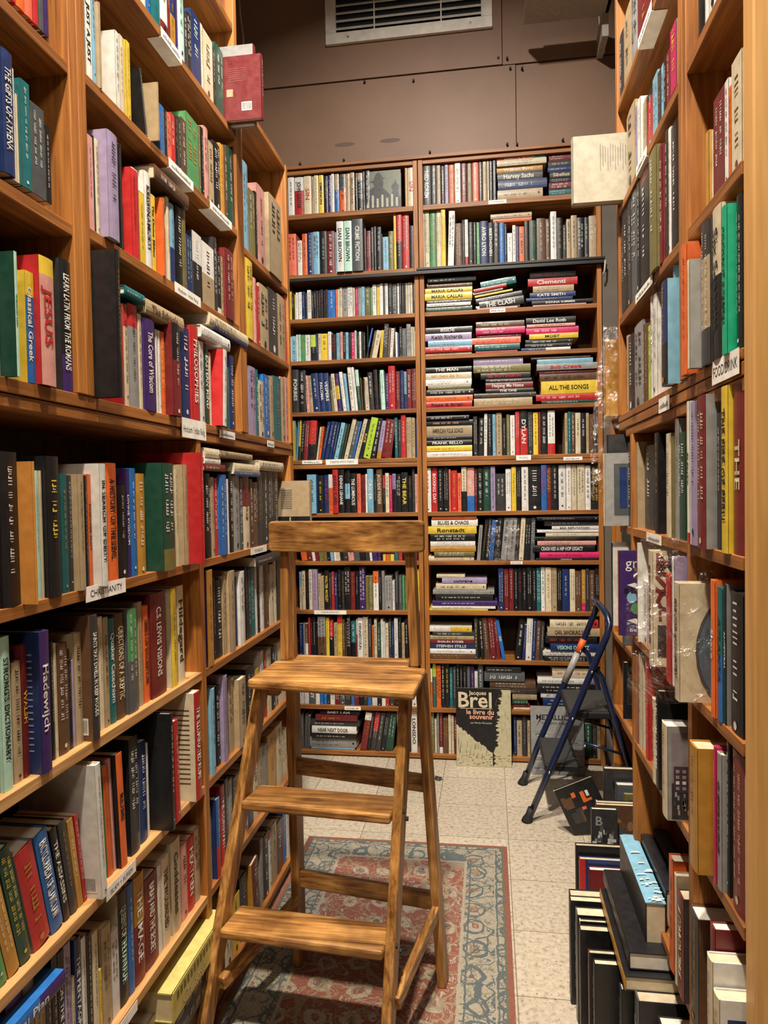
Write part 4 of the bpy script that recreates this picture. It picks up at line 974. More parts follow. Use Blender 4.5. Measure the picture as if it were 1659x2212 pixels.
L~12~1485~1501~2275~173~-6~0~y~~~~~8~0
L~14~1101~1107~1977~147~-6~0~c~~~~~3~0
B~61~-938~-899~1890~211~-20~4~n~~w~~~4~0
B~49~-61~-29~2957~209~-20~0~S~~w~~~9~0
B~59~290~321~806~231~-20~0~c~~r~~~10~0
H~37~-58~139~2487~10~-10~8~y~~k~~~3~0
R~16~1517~1537~412~232~10~0~c~t~~~~1~0
H~54~-62~173~2182~33~-10~0~E~~w~~~4~0
H~65~-329~-79~1891~32~-10~0~r~~k~~Rose & Briar~6~0
H~51~289~562~1255~28~-10~0~K~~w~~~1~0
B~28~-923~-889~2632~232~-20~0~s~~~~~4~0
B~39~-1057~-1023~2957~209~-20~0~w~~k~~~1~0
H~46~273~561~572~27~-10~0~w~~~~~4~0
H~62~179~429~2169~14~-10~0~n~~w~w50~~6~0
B~61~-1057~-1022~1890~237~-20~0~K~~w~~FORBES~0~0
B~47~-599~-567~1337~237~-10~0~B~~c~~JACQUELINE WINSPEAR~13~0
B~42~-315~-291~2632~297~-20~0~c~~~~~1~0
B~42~-254~-229~2632~297~-20~0~c~~~~~3~0
H~57~-311~-72~1181~37~-10~0~k~~w~~~3~0
B~31~273~302~1337~237~-12~0~b~~M~~~19~0
J~34~1936~2216~1917~20~0~0~n~~~~~2~0
B~47~-805~-775~1337~237~-5~0~k~~w~~DENNIS LEHANE~5~0
L~12~1368~1373~2275~225~-6~0~m~~~~~3~0
B~66~182~213~545~223~-14~-3~w~~k~~~9~0
R~3~1968~1975~1340~230~-6~0~t~~~~~1~0
L~32~2004~2038~368~224~-17~0~d~~~~~4~0
H~65~-323~-80~2041~35~-10~0~c~~r~~~1~0
H~62~221~469~2228~27~-10~0~y~~k~~MOBY~3~0
H~54~-53~197~2301~33~-10~0~B~~c~~~0~0
H~54~-74~177~2216~32~-10~0~S~~r~~~3~0
L~12~1456~1471~2275~168~-6~0~c~~~~~6~0
H~33~-68~252~1933~24~-10~0~K~~~~~6~0
H~56~-285~-18~920~32~-10~0~c~~k~~~2~0
H~41~65~299~3099~28~-10~0~a~~w~~William Byrd~2~0
B~31~-334~-303~1337~237~-20~0~w~~r~~~0~0
R~25~1824~1863~2257~139~-6~0~t~~~~~3~0
B~63~-433~-399~30~222~-20~0~w~~k~~LONSDO~11~0
B~58~59~91~1075~224~-20~-6~d~~~~~5~0
B~47~-744~-710~1337~216~-20~0~k~~w~~THE LUMINOUS~7~0
B~63~-467~-435~30~222~-20~0~k~~~~~10~0
B~28~-956~-925~2632~232~-20~0~n~~w~~~3~0
B~49~-185~-155~2957~209~-20~0~o~~~~~5~0
B~64~-563~-524~806~184~-20~0~d~~~~~22~0
H~48~-319~-70~2495~29~-10~0~y~~k~~MARIA CALLAS~2~0
B~31~-196~-164~1337~219~-20~0~r~~y~~~5~0
B~47~-926~-894~1337~208~-20~0~k~~y~~~1~0
R~25~1758~1808~2257~131~-6~0~r~~~k14u~~5~0
B~66~1~32~545~223~-20~4~m~~w~~~4~0
B~53~45~75~1629~225~-20~0~t~~~~~5~0
B~63~-718~-682~30~212~-20~-10~m~~~w20u~~3~0
B~58~180~212~1075~222~-20~-3~k~~w~~~9~0
B~42~-341~-317~2632~297~-20~0~c~~k~~~0~0
H~40~227~459~2444~26~-10~0~n~~w~~KATE SMITH~3~0
L~17~1634~1643~1977~190~-6~0~t~~~~~10~0
B~49~-278~-251~2957~209~-20~0~K~~~~~1~0
B~47~-837~-807~1337~237~0~0~r~~k~~JOHN LE CARRE~4~0
B~42~439~468~2632~221~-20~0~t~~~~~29~0
H~40~243~450~2471~32~-10~0~t~~k~~~2~0
B~49~-121~-91~2957~209~-20~0~m~~~~~7~0
H~43~-324~-77~1795~30~-10~0~k~~P~~~1~0
B~31~-57~-28~1337~229~-20~0~k~~w~~~10~0
L~32~2336~2385~368~210~-17~0~d~~~~~11~0
L~32~1977~2003~368~239~-17~0~K~~~~~3~0
B~31~-268~-239~1337~233~-20~0~k~~w~~~2~0
B~31~430~456~1337~237~-20~0~c~~k~~~24~0
B~31~-141~-114~1337~237~-20~0~c~~~k45~~7~0
B~67~484~521~30~182~-20~0~G~~~~~12~0
H~65~-330~-80~2008~32~-10~0~w~~r~~~2~0
H~65~-325~-75~1924~31~-10~0~o~~~~~5~0
H~56~-307~29~818~13~-10~0~w~~k~~~6~0
B~42~368~397~2632~216~-20~0~k~~~~~26~0
L~17~1624~1633~1977~185~4~0~o~o~~~~11~0
B~47~-773~-746~1337~237~-20~0~k~~k~s35m~~6~0
R~20~1770~1796~1660~243~-6~0~w~~r~~~6~0
B~31~-237~-210~1337~237~-20~0~k~~w~~~3~0
L~38~2467~2516~1645~227~-6~0~t~~~~~4~0
L~17~1664~1680~1977~205~-6~0~c~~~~~12~0
R~4~1669~1696~760~226~10~0~k~~w~~NEW YORK UNDER FIRE~4~0
B~31~402~428~1337~237~-20~0~w~~r~~~23~0
B~31~499~526~1337~232~-20~0~w~~k~~~26~0
B~66~127~159~545~213~-20~-7~k~~w~~~7~0
B~31~91~119~1337~222~-20~0~w~~k~~~14~0
L~27~2342~2384~976~227~-17~0~w~~k~~~12~0
H~57~-327~-80~1076~23~-10~0~c~~k~~~7~0
H~37~-53~176~2407~10~-10~0~w~~~~~6~0
H~60~-307~-74~2214~32~-10~0~s~~k~~~2~0
B~59~444~473~806~212~-20~0~B~~w~~~15~0
B~68~-68~-40~280~236~-20~0~D~~w~~~13~0
H~56~-252~-14~953~30~-10~0~l~~k~~coltrane~1~0
L~32~2039~2072~368~217~-17~0~k~~~~~5~0
B~42~-228~-205~2632~297~-12~0~y~~k~~~4~0
L~30~2272~2315~668~194~-17~0~y~~~~~7~0
L~22~1715~1744~2573~120~-6~0~a~~~n30u~~12~0
H~57~-312~-70~1124~27~-10~0~a~~k~~~5~0
B~59~195~221~806~232~-20~0~k~~w~~~6~0
R~15~1219~1231~1942~146~-6~0~o~~~~~4~0
H~41~66~312~3159~24~-10~0~r~~c~e25~LIBERAL BACH~0~0
H~48~-305~-50~2550~24~-10~0~k~~w~~~0~0
L~38~2609~2660~1645~247~-6~0~t~~~~~6~0
L~12~1472~1484~2275~168~-6~0~y~~~~~7~0
L~30~2326~2365~668~240~-17~0~w~~~~~8~0
H~69~-323~-97~694~28~-10~0~w~~r~y50~~0~0
B~59~46~74~806~226~-20~0~n~~~~~0~0
H~44~-962~-729~192~33~-10~0~m~~a~~~1~0
H~60~-324~-75~2184~29~-10~0~r~~w~~~3~0
B~53~-51~-22~1629~202~-20~-2~k~~~~~1~0
B~31~12~37~1337~237~-20~0~l~~k~~~12~0
B~59~323~349~806~229~-20~0~t~~k~~~11~0
H~51~248~565~1284~19~-10~0~k~~w~~~0~0
B~39~-887~-860~2957~209~-20~0~y~~k~~SIMENON~6~0
B~59~415~442~806~222~-20~0~c~~k~~~14~0
B~49~-89~-63~2957~209~-20~0~O~~~~~8~0
H~43~-329~-82~1659~30~-10~0~y~~r~~~5~0
H~65~-318~-71~1956~30~-10~0~k~~w~~~4~0
H~60~-319~-73~2286~30~-10~0~K~~w~~B-SIDE~0~0
B~53~236~262~1629~222~-20~0~y~~k~~~12~0
B~66~-29~-1~545~222~-20~4~B~~~~~3~0
B~28~-398~-370~2632~228~-20~0~k~~r~~~22~0
B~61~-870~-840~1890~210~-20~4~n~~w~~VESPERS~6~0
B~42~45~72~2632~221~-20~0~K~~~~~14~0
L~35~2474~2532~52~189~-17~0~B~~~~~9~0
L~22~1700~1714~2573~225~-6~0~m~~~~~11~0
H~43~-325~-81~1718~24~-10~0~k~~w~~~3~0
H~56~-302~24~895~24~-10~0~d~~~~~3~0
L~22~1819~1844~2573~155~-6~0~k~~~~~16~0
R~15~1310~1321~1942~121~-6~0~c~~~~~1~0
B~50~-432~-404~1629~217~-20~0~t~~~~~29~0
B~50~-460~-434~1629~232~-12~0~r~~w~~~28~0
B~64~-967~-938~806~224~-20~0~l~~M~~~4~0
B~42~17~43~2632~217~-20~0~k~~w~~BEETHOVEN~13~0
H~48~-309~-70~2525~24~-10~0~B~~~~~1~0
B~55~-689~-661~545~223~-20~0~c~~r~~~18~0
B~59~515~541~806~216~-20~0~B~~~~~18~0
B~31~147~171~1337~231~-20~0~k~~w~~~16~0
B~64~-627~-598~806~211~-20~0~w~~k~o30u~~19~0
B~39~-715~-690~2957~209~-20~0~t~~B~~MACALISTER~13~0
H~62~202~442~2204~23~-10~0~k~~w~~~4~0
H~69~-321~-82~602~27~-10~0~n~~w~~STEPHEN STILLS~4~0
L~30~2625~2679~668~217~-17~0~t~~~~~14~0
B~28~-985~-958~2632~227~-20~0~o~~~~~2~0
B~42~74~100~2632~213~-20~0~b~~w~~~15~0
L~12~1766~1795~2275~151~-6~0~B~~~~~17~0
H~23~229~530~2125~10~-10~0~B~~~~~0~0
B~53~451~477~1629~212~-20~0~c~~k~~~19~0
B~55~-719~-691~545~217~-20~0~w~~k~~DENNISTOUN~17~0
H~44~-993~-718~162~29~-10~0~K~~w~~~2~0
R~25~1597~1630~2257~120~-6~0~m~~w~~~10~0
B~28~-576~-551~2632~236~-20~0~k~~w~~~15~0
B~70~-847~-807~2395~152~-20~0~b~~w~~~15~0
L~7~1229~1237~976~166~-17~0~l~~~~~10~0
H~69~-326~-79~546~27~-10~0~B~~~~~6~0
B~55~-831~-805~545~233~-20~0~y~~r~r20u~~11~0
B~39~-673~-647~2957~209~-20~0~k~~~t20u~~15~0
L~17~1990~2018~1977~178~-6~0~k~~~w10~~20~0
L~30~2450~2493~668~227~-17~0~k~~~~~11~0
B~31~121~145~1337~231~-20~0~y~~k~~~15~0
H~65~-326~-79~2077~28~-10~0~k~~w~~THE MAN~0~0
L~27~2457~2501~976~219~-17~0~c~~~~~14~0
L~27~2215~2246~976~227~-17~0~K~~~~~8~0
B~71~-999~-962~280~164~-20~0~D~~w~~BUNNY~2~0
L~24~2225~2256~1274~225~-6~0~B~~~~~10~0
L~18~1585~1598~1645~197~-6~0~w~~r~~~6~0
B~68~-291~-267~280~228~-20~0~o~~k~~~2~0
J~72~1954~2234~1558~20~0~0~t~~~~~3~0
B~63~-632~-605~30~211~-20~-9~K~~w~~~6~0
B~53~144~167~1629~228~-20~0~r~~~~~9~0
H~43~-326~-82~1630~28~-10~0~w~~k~~~6~0
R~4~1732~1737~760~197~-6~0~d~~~~~5~0
B~63~-661~-634~30~211~-20~-9~r~~~K50~~5~0
L~18~1599~1613~1645~197~-6~0~w~~~~~7~0
B~28~-510~-484~2632~208~-20~0~O~~~~~18~0
B~53~479~504~1629~211~-20~0~k~~w~~~20~0
B~53~210~234~1629~226~-20~0~K~~~~~11~0
B~59~102~126~806~226~-20~0~m~~~~~2~0
B~39~-799~-775~2957~209~-20~0~b~~~t40u~~10~0
B~59~351~374~806~225~-20~0~k~~w~~~12~0
H~69~-322~-79~574~27~-10~0~w~~k~~~5~0
H~36~259~504~349~27~-10~0~w~~k~~~3~0
H~51~294~577~1200~20~-10~0~c~~~~~4~0
H~33~-7~240~1958~21~-10~0~k~~w~~THE ONE~5~0
B~42~-86~-62~2632~224~-20~0~k~~~~~9~0
H~54~-56~160~2169~12~-10~0~r~~k~~~5~0
H~57~-312~-73~1152~28~-10~0~w~~~~~4~0
B~64~-401~-374~806~223~-20~0~y~~~~~28~0
B~39~-633~-607~2957~209~-20~0~k~~w~r12~~17~0
B~58~154~178~1075~223~-20~-4~c~~~~~8~0
B~59~76~100~806~223~-20~0~m~~w~~~1~0
B~31~303~325~1337~237~-20~0~m~~y~~~20~0
H~51~250~562~1221~14~-10~0~w~~~~~3~0
H~51~237~549~1178~21~-10~0~k~~~~~5~0
B~61~-399~-373~1890~214~-20~0~m~~w~~~30~0
L~32~2567~2623~368~185~-17~0~c~~~~~14~0
L~24~2133~2160~1274~225~-6~0~D~~w~~~8~0
H~51~250~549~1155~22~-10~0~P~~~~~6~0
B~50~-630~-603~1629~220~-20~-12~k~~w~~~23~0
B~53~-1~24~1629~220~-20~0~k~~~~~3~0
H~73~30~241~2863~25~-10~0~t~~~~~0~0
L~12~1703~1725~2275~130~-6~0~r~~~~~14~0
L~38~2661~2703~1645~253~-6~0~P~~~~~7~0
H~43~-330~-96~1826~21~-10~0~k~~w~~~0~0
H~44~-985~-737~94~29~-10~0~k~~w~~~4~0
B~61~-601~-578~1890~218~-20~2~k~~r~~~21~0
L~12~1642~1664~2275~120~-6~0~b~~~~~11~0
L~22~1745~1758~2573~220~-6~0~p~~~~~13~0
B~28~-631~-607~2632~217~-20~0~m~~~r8~~12~0
L~12~2067~2090~2275~223~-6~0~B~~~~~25~0
B~64~-901~-875~806~216~-20~0~k~~y~~WALTER MOSLEY~7~0
L~17~1441~1446~1977~226~-6~0~y~~~~~4~0
H~44~-993~-747~31~11~-10~0~s~~~~~6~0
L~17~1968~1989~1977~213~-6~0~K~~w~~~19~0
H~43~-326~-82~1690~27~-10~0~k~~w~~FRANK BELLO~4~0
B~55~-756~-728~545~198~-20~0~e~~~k40~~15~0
B~68~-244~-222~280~237~-20~0~k~~y~~~4~0
B~28~-542~-512~2632~182~-20~0~s~~~~~17~0
B~58~-4~20~1075~215~-20~-6~b~~~~~3~0
H~40~242~511~2396~10~-10~0~P~~~~~6~0
B~67~133~160~30~190~-20~0~t~~~~~9~0
J~72~2249~2518~1208~34~0~0~K~~w~~~7~0
B~61~-897~-872~1890~212~-20~4~n~~w~~PALOMA~5~0
L~12~1744~1765~2275~142~-6~0~K~~w~~~16~0
B~74~-726~-696~1075~178~-20~7~D~~~~~13~0
B~74~-1024~-992~1075~178~-20~8~o~~~~~0~0
B~74~-759~-728~1075~178~-20~7~P~~~~~12~0
L~18~2040~2067~1645~188~-6~0~e~~~~~16~0
B~53~118~142~1629~210~-20~0~w~~r~~~8~0
B~49~-8~14~2957~209~-20~0~t~~~~~11~0
B~53~-75~-53~1629~210~-20~0~K~~~~~0~0
B~42~203~226~2632~210~-20~0~k~~r~~~21~0
L~29~2310~2342~1957~219~-6~0~P~~~~~1~0
H~23~269~572~2049~15~-10~0~m~~~~~3~0
B~39~-912~-889~2957~209~-20~0~c~~~~~5~0
L~29~2689~2707~1957~263~-6~0~r~~~~~6~0
L~35~2280~2312~52~226~-17~0~d~~~~~5~0
B~50~-1005~-981~1629~218~-20~-5~m~~w~~~5~0
B~47~-492~-467~1337~206~-20~0~k~~w~~~18~0
H~52~-4~240~367~25~-10~0~K~~~~~3~0
R~20~1823~1851~1660~192~-6~0~B~~~~~4~0
B~61~-425~-401~1890~213~-20~0~m~~w~~~29~0
B~61~-628~-603~1890~205~-20~3~K~~w~~~20~0
B~50~-720~-698~1629~223~-20~-15~c~~k~~~20~0
B~67~162~186~30~204~-20~0~K~~t~~~10~0
H~44~-937~-717~226~27~-10~0~k~~w~~BABY I AM~0~0
B~42~312~334~2632~214~-20~0~B~~~~~24~0
B~59~268~288~806~232~-20~0~w~~k~~~9~0
B~50~-779~-757~1629~223~-20~-14~c~~k~~~17~0
B~47~-892~-867~1337~210~-20~0~n~~M~~~2~0
L~6~1508~1518~668~216~-17~0~w~~~~~16~0
B~64~-752~-728~806~209~-20~0~m~~~~~14~0
B~59~150~170~806~229~-20~0~k~~r~~~4~0
B~59~245~266~806~229~-20~0~e~~w~~~8~0
B~55~-779~-758~545~233~-20~0~k~~w~~~14~0
B~58~214~236~1075~224~-20~-2~D~~~~~10~0
L~12~1890~1910~2275~189~-6~0~k~~~~~20~0
H~62~199~435~2184~19~-10~0~k~~w~~~5~0
B~49~-249~-228~2957~209~-20~0~t~~~~~2~0
B~67~-259~-232~30~185~-20~0~B~~~~~4~0
L~12~1681~1702~2275~120~-6~0~S~~~~~13~0
B~75~-889~-854~2168~146~-20~0~y~~k~~~9~0
L~27~2104~2122~976~216~-17~0~n~~~~~5~0
H~69~-324~-85~630~21~-10~0~m~~w~~SHAUN RYDER~3~0
B~59~172~193~806~226~-20~0~k~~w~~~5~0
B~59~223~243~806~226~-20~0~k~~w~~~7~0
B~71~-428~-395~280~152~-20~0~w~~~~~24~0
B~59~543~564~806~225~-20~0~k~~~~~19~0
B~42~176~201~2632~183~-20~0~o~~k~~J.S. BACH~20~0
B~71~-463~-430~280~152~-20~0~d~~~~~23~0
R~25~1676~1707~2257~124~-6~0~K~~~~~7~0
B~61~-564~-542~1890~214~-20~2~C~~~~~23~0
B~59~128~148~806~223~-20~0~k~~w~~~3~0
B~74~-789~-760~1075~178~-20~6~K~~~~~11~0
B~74~-694~-667~1075~178~-20~6~k~~~~~14~0
B~74~-626~-600~1075~178~-20~5~p~~~~~17~0
B~61~-691~-673~1890~222~-20~4~G~~~C40u~~16~0
L~22~1798~1818~2573~142~-6~0~K~~w~~~15~0
B~49~-206~-187~2957~209~-20~0~l~~~~~4~0
J~72~2062~2298~1512~34~0~0~c~~~~~4~0
B~61~-485~-462~1890~204~-20~0~m~~c~~~26~0
B~47~-865~-841~1337~212~-20~0~o~~~w35u~~3~0
H~51~326~568~1236~18~-10~0~w~~k~~BAD REPUTATION~2~0
B~59~475~495~806~219~-20~0~a~~~M20~~16~0
B~58~-45~-26~1075~219~-20~-7~k~~~~~1~0
L~29~2343~2376~1957~202~-6~0~r~~~~~2~0
H~52~-28~158~480~28~-10~0~k~~w~~~0~0
B~39~-736~-717~2957~209~-20~0~t~~~~~12~0
H~76~327~456~3105~33~-10~0~K~~w~~~1~0
B~28~-1012~-987~2632~193~-20~0~w~~~~~1~0
B~53~430~449~1629~216~-20~0~B~~~~~18~0
B~42~416~437~2632~204~-20~0~t~~~~~28~0
B~68~-265~-246~280~235~-20~0~k~~w~~~3~0
H~69~-321~-86~652~20~-10~0~t~~~~~2~0
B~47~-685~-663~1337~206~-20~0~m~~k~~~9~0
B~50~-598~-573~1629~205~-20~-10~l~~~a20~~24~0
B~68~-311~-293~280~237~-20~0~e~~~L30u~~1~0
B~55~-876~-853~545~204~-20~0~k~~w~r45u~~9~0
H~76~329~455~2990~33~-10~0~m~~~~~5~0
L~12~1581~1586~2275~133~19~0~t~t~~~~10~0
J~72~2304~2585~1530~34~0~0~c~~~~~6~0
B~50~-833~-810~1629~203~-20~-13~s~~k~~~14~0
B~67~-328~-307~30~222~-20~0~O~~~~~0~0
B~63~-603~-580~30~212~-20~-9~k~~~~~7~0
B~67~547~571~30~183~-20~0~t~~~~~14~0
B~67~523~545~30~182~-20~0~K~~~~~13~0
B~39~-858~-838~2957~209~-20~0~k~~~~~7~0
B~66~234~255~545~208~-20~-3~B~~w~~~11~0
B~42~-105~-88~2632~242~-20~0~w~~~r20~~8~0
H~37~-67~89~2498~11~-10~8~w~~~~~2~0
B~64~-826~-805~806~221~-20~0~k~~a~~~11~0
B~42~507~526~2632~207~-20~0~K~~~~~31~0
H~76~333~456~3046~32~-10~0~K~~c~~Sibelius~3~0
R~20~1797~1822~1660~181~-6~0~L~~~~~5~0
B~68~-107~-88~280~225~-20~0~p~~~~~11~0
B~68~-148~-129~280~224~-20~0~k~~w~~~9~0
L~0~1291~1301~368~136~-17~0~y~~~~~12~0
B~50~-697~-675~1629~218~-20~-15~k~~y~~SLICE~21~0
B~74~-990~-964~1075~178~-20~8~m~~~~~1~0
B~70~-739~-711~2395~163~-20~0~w~~k~~~20~0
B~53~522~542~1629~203~-20~0~B~~~~~22~0
H~37~-64~108~2510~16~-10~8~r~~~~~1~0
B~55~-516~-496~545~217~-20~0~w~~k~~~28~0
B~49~-226~-208~2957~209~-20~0~k~~w~~~3~0
L~18~1909~1926~1645~204~-6~0~c~~~~~14~0
L~35~2372~2407~52~200~-17~0~w~~~r10u~~7~0
L~27~2502~2534~976~227~-17~0~c~~~~~15~0
L~12~1873~1889~2275~183~-6~0~O~~~~~19~0
H~76~331~457~3139~31~-10~0~m~~w~~~0~0
B~47~-708~-687~1337~213~-20~0~S~~k~~~8~0
B~70~-643~-616~2395~160~-20~0~O~~~~~25~0
L~35~2592~2635~52~196~-17~0~w~~~~~12~0
B~47~-551~-531~1337~213~-20~0~c~~k~~~15~0
B~53~77~97~1629~198~-20~0~k~~w~~~6~0
B~61~-729~-710~1890~239~-20~5~w~~~~~14~0
B~50~-887~-867~1629~212~-20~-12~n~~w~~~11~0
R~20~1577~1582~1660~254~-6~0~s~~~~~9~0
B~49~27~44~2957~209~-20~0~k~~w~~~13~0
R~20~1852~1877~1660~196~-6~0~B~~~~~3~0
H~65~-311~-84~1987~20~-10~0~O~~~~~3~0
B~50~-905~-889~1629~210~-20~-12~n~~w~~~10~0
L~30~2494~2529~668~223~-17~0~d~~~~~12~0
B~50~-756~-734~1629~210~-20~-14~D~~~~~18~0
B~71~-825~-794~280~144~-20~0~D~~~~~9~0
H~73~43~241~2845~21~-10~0~o~~~~~1~0
L~35~2550~2591~52~206~-17~0~b~~~~~11~0
B~71~-492~-465~280~157~-20~0~w~~~~~22~0
B~66~34~54~545~223~-20~5~m~~~~~5~0
B~59~497~513~806~225~-20~0~K~~~~~17~0
B~58~-24~-5~1075~224~-20~-6~k~~w~~~2~0
B~68~-127~-109~280~225~-20~0~D~~~~~10~0
H~48~-310~-74~2442~17~-10~0~K~~w~~~4~0
B~64~-652~-629~806~184~-20~0~O~~~~~18~0
B~42~115~140~2632~156~-20~0~w~~~~~17~0
B~68~-202~-184~280~223~-20~0~K~~~~~6~0
B~58~134~152~1075~223~-20~-4~k~~~~~7~0
B~49~-27~-10~2957~209~-20~0~K~~~~~10~0
L~30~2366~2395~668~228~-17~0~r~~~~~9~0
H~33~-6~231~2014~16~-10~0~K~~w~~~3~0
B~42~-44~-27~2632~221~-20~0~g~~~~~11~0
B~71~-645~-617~280~148~-20~0~w~~k~~smith~16~0
B~66~214~233~545~221~-20~-3~n~~w~~~10~0
L~22~1908~1925~2573~182~-6~0~c~~~~~18~0
B~70~-495~-471~2395~165~-20~0~D~~w~~~33~0
B~75~-553~-530~2168~181~-20~-4~K~~w~~~28~0
B~53~26~43~1629~219~-20~0~s~~~~~4~0
B~75~-614~-586~2168~150~-20~-12~c~~~~~26~0
B~31~-162~-143~1337~205~-20~0~S~~~~~6~0
B~66~-51~-31~545~218~-20~3~k~~w~~~2~0
B~67~-279~-261~30~218~-20~0~m~~~w15~~3~0
B~66~-85~-66~545~218~-20~0~K~~y~~~0~0
L~27~2316~2341~976~235~-17~0~k~~~~~11~0
B~58~-66~-47~1075~186~-20~-5~d~~~~~0~0
B~64~-987~-969~806~224~-20~0~c~~k~~~3~0
B~53~99~116~1629~217~-20~0~O~~~~~7~0
H~57~-292~-77~1100~23~-10~0~O~~~~~6~0
B~71~-792~-764~280~150~-20~0~K~~~~~10~0
B~70~-766~-741~2395~162~-20~0~d~~~~~19~0
L~38~2316~2341~1645~225~-6~0~e~~~~~1~0
B~74~-923~-900~1075~178~-20~7~O~~~~~4~0
B~74~-665~-643~1075~178~-20~6~K~~~~~15~0
B~74~-553~-531~1075~178~-20~0~k~~~o20~~21~0
B~74~-444~-422~1075~178~-20~0~K~~~~~26~0
J~72~2075~2311~1506~20~0~0~b~~~~~5~0
L~27~2291~2315~976~230~-17~0~w~~~~~10~0
B~68~-166~-150~280~231~-20~0~k~~w~~~8~0
B~55~-494~-477~545~222~-20~0~k~~y~~~29~0
B~47~-427~-407~1337~196~-20~0~k~~~~~20~0
B~61~-708~-693~1890~238~-20~5~w~~~~~15~0
H~48~-311~-78~2424~17~-10~0~w~~~~~5~0
B~66~61~80~545~213~-20~9~b~~w~~ISIS~6~0
B~39~-1078~-1059~2957~209~-20~0~D~~~~~0~0
B~64~-1007~-989~806~219~-20~0~k~~r~~~2~0
B~75~-422~-400~2168~175~-20~0~d~~~~~36~0
B~75~-979~-951~2168~145~-20~0~w~~k~~~5~0
B~55~-399~-378~545~193~-20~0~k~~~~~34~0
B~64~-1027~-1009~806~216~-20~0~c~~k~~~1~0
B~39~-836~-818~2957~209~-20~0~p~~~k0~~8~0
B~75~-949~-921~2168~144~-20~0~k~~w~L45u~~6~0
B~55~-896~-878~545~216~-20~0~y~~~~~8~0
B~61~-802~-783~1890~206~-20~5~p~~~y35m~~9~0
L~27~2194~2214~976~238~-17~0~k~~~~~7~0
H~36~277~490~281~22~-10~0~t~~~~~5~0
H~69~-307~-84~673~20~-10~0~K~~w~~~1~0
L~12~1726~1743~2275~135~-6~0~k~~~~~15~0
B~71~-521~-494~280~145~-20~0~k~~~~~21~0
H~62~209~455~2291~15~-10~0~P~~k~~~1~0
L~17~2019~2037~1977~175~-6~0~t~~~~~21~0
B~61~-772~-755~1890~214~-20~6~w~~~~~11~0
B~50~-402~-385~1629~214~-20~0~t~~~~~30~0
B~55~-458~-440~545~212~-20~0~k~~w~~~31~0
L~18~1431~1437~1645~217~-6~0~r~~~~~1~0
B~64~-726~-708~806~211~-20~0~k~~w~~~15~0
B~55~-659~-641~545~211~-20~0~K~~~~~19~0
B~39~-816~-801~2957~209~-20~0~w~~~~~9~0
B~28~-482~-470~2632~297~-20~0~y~~~~~19~0
B~47~-512~-494~1337~209~-20~0~l~~~k60~~17~0
B~64~-507~-489~806~209~-20~0~K~~w~~~24~0
H~76~329~455~2958~31~-10~0~e~~~~~6~0
R~20~2067~2093~1660~214~-6~0~t~~~~~0~0
B~50~-1023~-1007~1629~219~-20~-5~k~~w~~~4~0
B~66~257~275~545~202~-20~-3~K~~~~~12~0
B~61~-460~-442~1890~208~-20~0~n~~~~~27~0
B~55~-438~-421~545~208~-20~0~k~~~~~32~0
L~22~1996~2014~2573~172~-6~0~k~~~~~20~0
B~68~-182~-168~280~237~-20~0~k~~w~~~7~0
H~52~112~239~334~32~-10~0~t~~~~~4~0
B~71~-1026~-1001~280~151~-20~0~w~~~~~1~0
B~61~-651~-629~1890~180~-20~3~c~~k~~~19~0
B~61~-959~-940~1890~202~-20~3~t~~~~~3~0
B~42~142~159~2632~195~-20~0~w~~~~~18~0
B~68~-220~-204~280~216~-20~0~e~~~~~5~0
B~63~-1051~-1034~30~193~-20~0~D~~~~~0~0
B~71~-1052~-1028~280~169~-20~0~w~~~~~0~0
B~74~-529~-509~1075~178~-20~0~k~~~y20~~22~0
B~74~-898~-878~1075~178~-20~7~O~~~~~5~0
B~74~-507~-487~1075~178~-20~0~e~~~~~23~0
B~74~-485~-465~1075~178~-20~0~r~~~~~24~0
B~71~-879~-854~280~149~-20~0~w~~~~~7~0
B~55~-419~-401~545~198~-20~0~d~~~~~33~0
R~25~1653~1675~2257~120~-6~0~s~~~~~8~0
B~67~-230~-215~30~213~-20~0~c~~~~~5~0
L~12~1665~1680~2275~120~-6~0~k~~~~~12~0
B~49~46~61~2957~209~-20~0~D~~~~~14~0
B~61~-822~-804~1890~206~-20~5~c~~~~~8~0
B~63~-1032~-1015~30~188~-20~-2~D~~~~~1~0
B~53~506~520~1629~210~-20~0~t~~~~~21~0
L~24~2024~2039~1274~222~-6~0~w~~~~~5~0
H~76~324~456~3079~25~-10~0~n~~w~~~2~0
B~75~-832~-807~2168~141~-20~0~k~~r~~~11~0
B~53~-20~-4~1629~223~-20~-1~w~~~~~2~0
B~71~-548~-523~280~144~-20~0~K~~~~~20~0
L~21~2349~2371~2245~232~-6~0~k~~~~~2~0
B~68~-86~-70~280~199~-20~0~w~~~~~12~0
B~71~-852~-827~280~143~-20~0~m~~w~~~8~0
B~42~-60~-46~2632~223~-20~0~k~~~~~10~0
B~75~-446~-424~2168~153~-20~0~D~~~~~35~0
B~55~-970~-954~545~218~-20~0~k~~w~~~5~0
L~27~1927~1939~976~238~-17~0~k~~~~~1~0
B~50~-495~-479~1629~217~-20~0~e~~~~~26~0
B~64~-487~-470~806~189~-20~0~D~~~~~25~0
H~40~208~444~2427~16~-10~0~n~~~~~4~0
B~53~414~428~1629~219~-20~0~e~~~~~17~0
B~75~-1056~-1031~2168~142~-20~0~s~~~~~1~0
B~70~-602~-582~2395~167~-20~0~w~~k~~~27~0
B~70~-517~-497~2395~167~-20~0~k~~w~~~32~0
H~54~-48~180~2249~16~-10~0~m~~~~~2~0
B~63~-680~-663~30~210~-20~-9~k~~w~~~4~0
B~55~-565~-548~545~187~-20~0~c~~k~~~25~0
B~64~-580~-565~806~214~-20~0~d~~~~~21~0
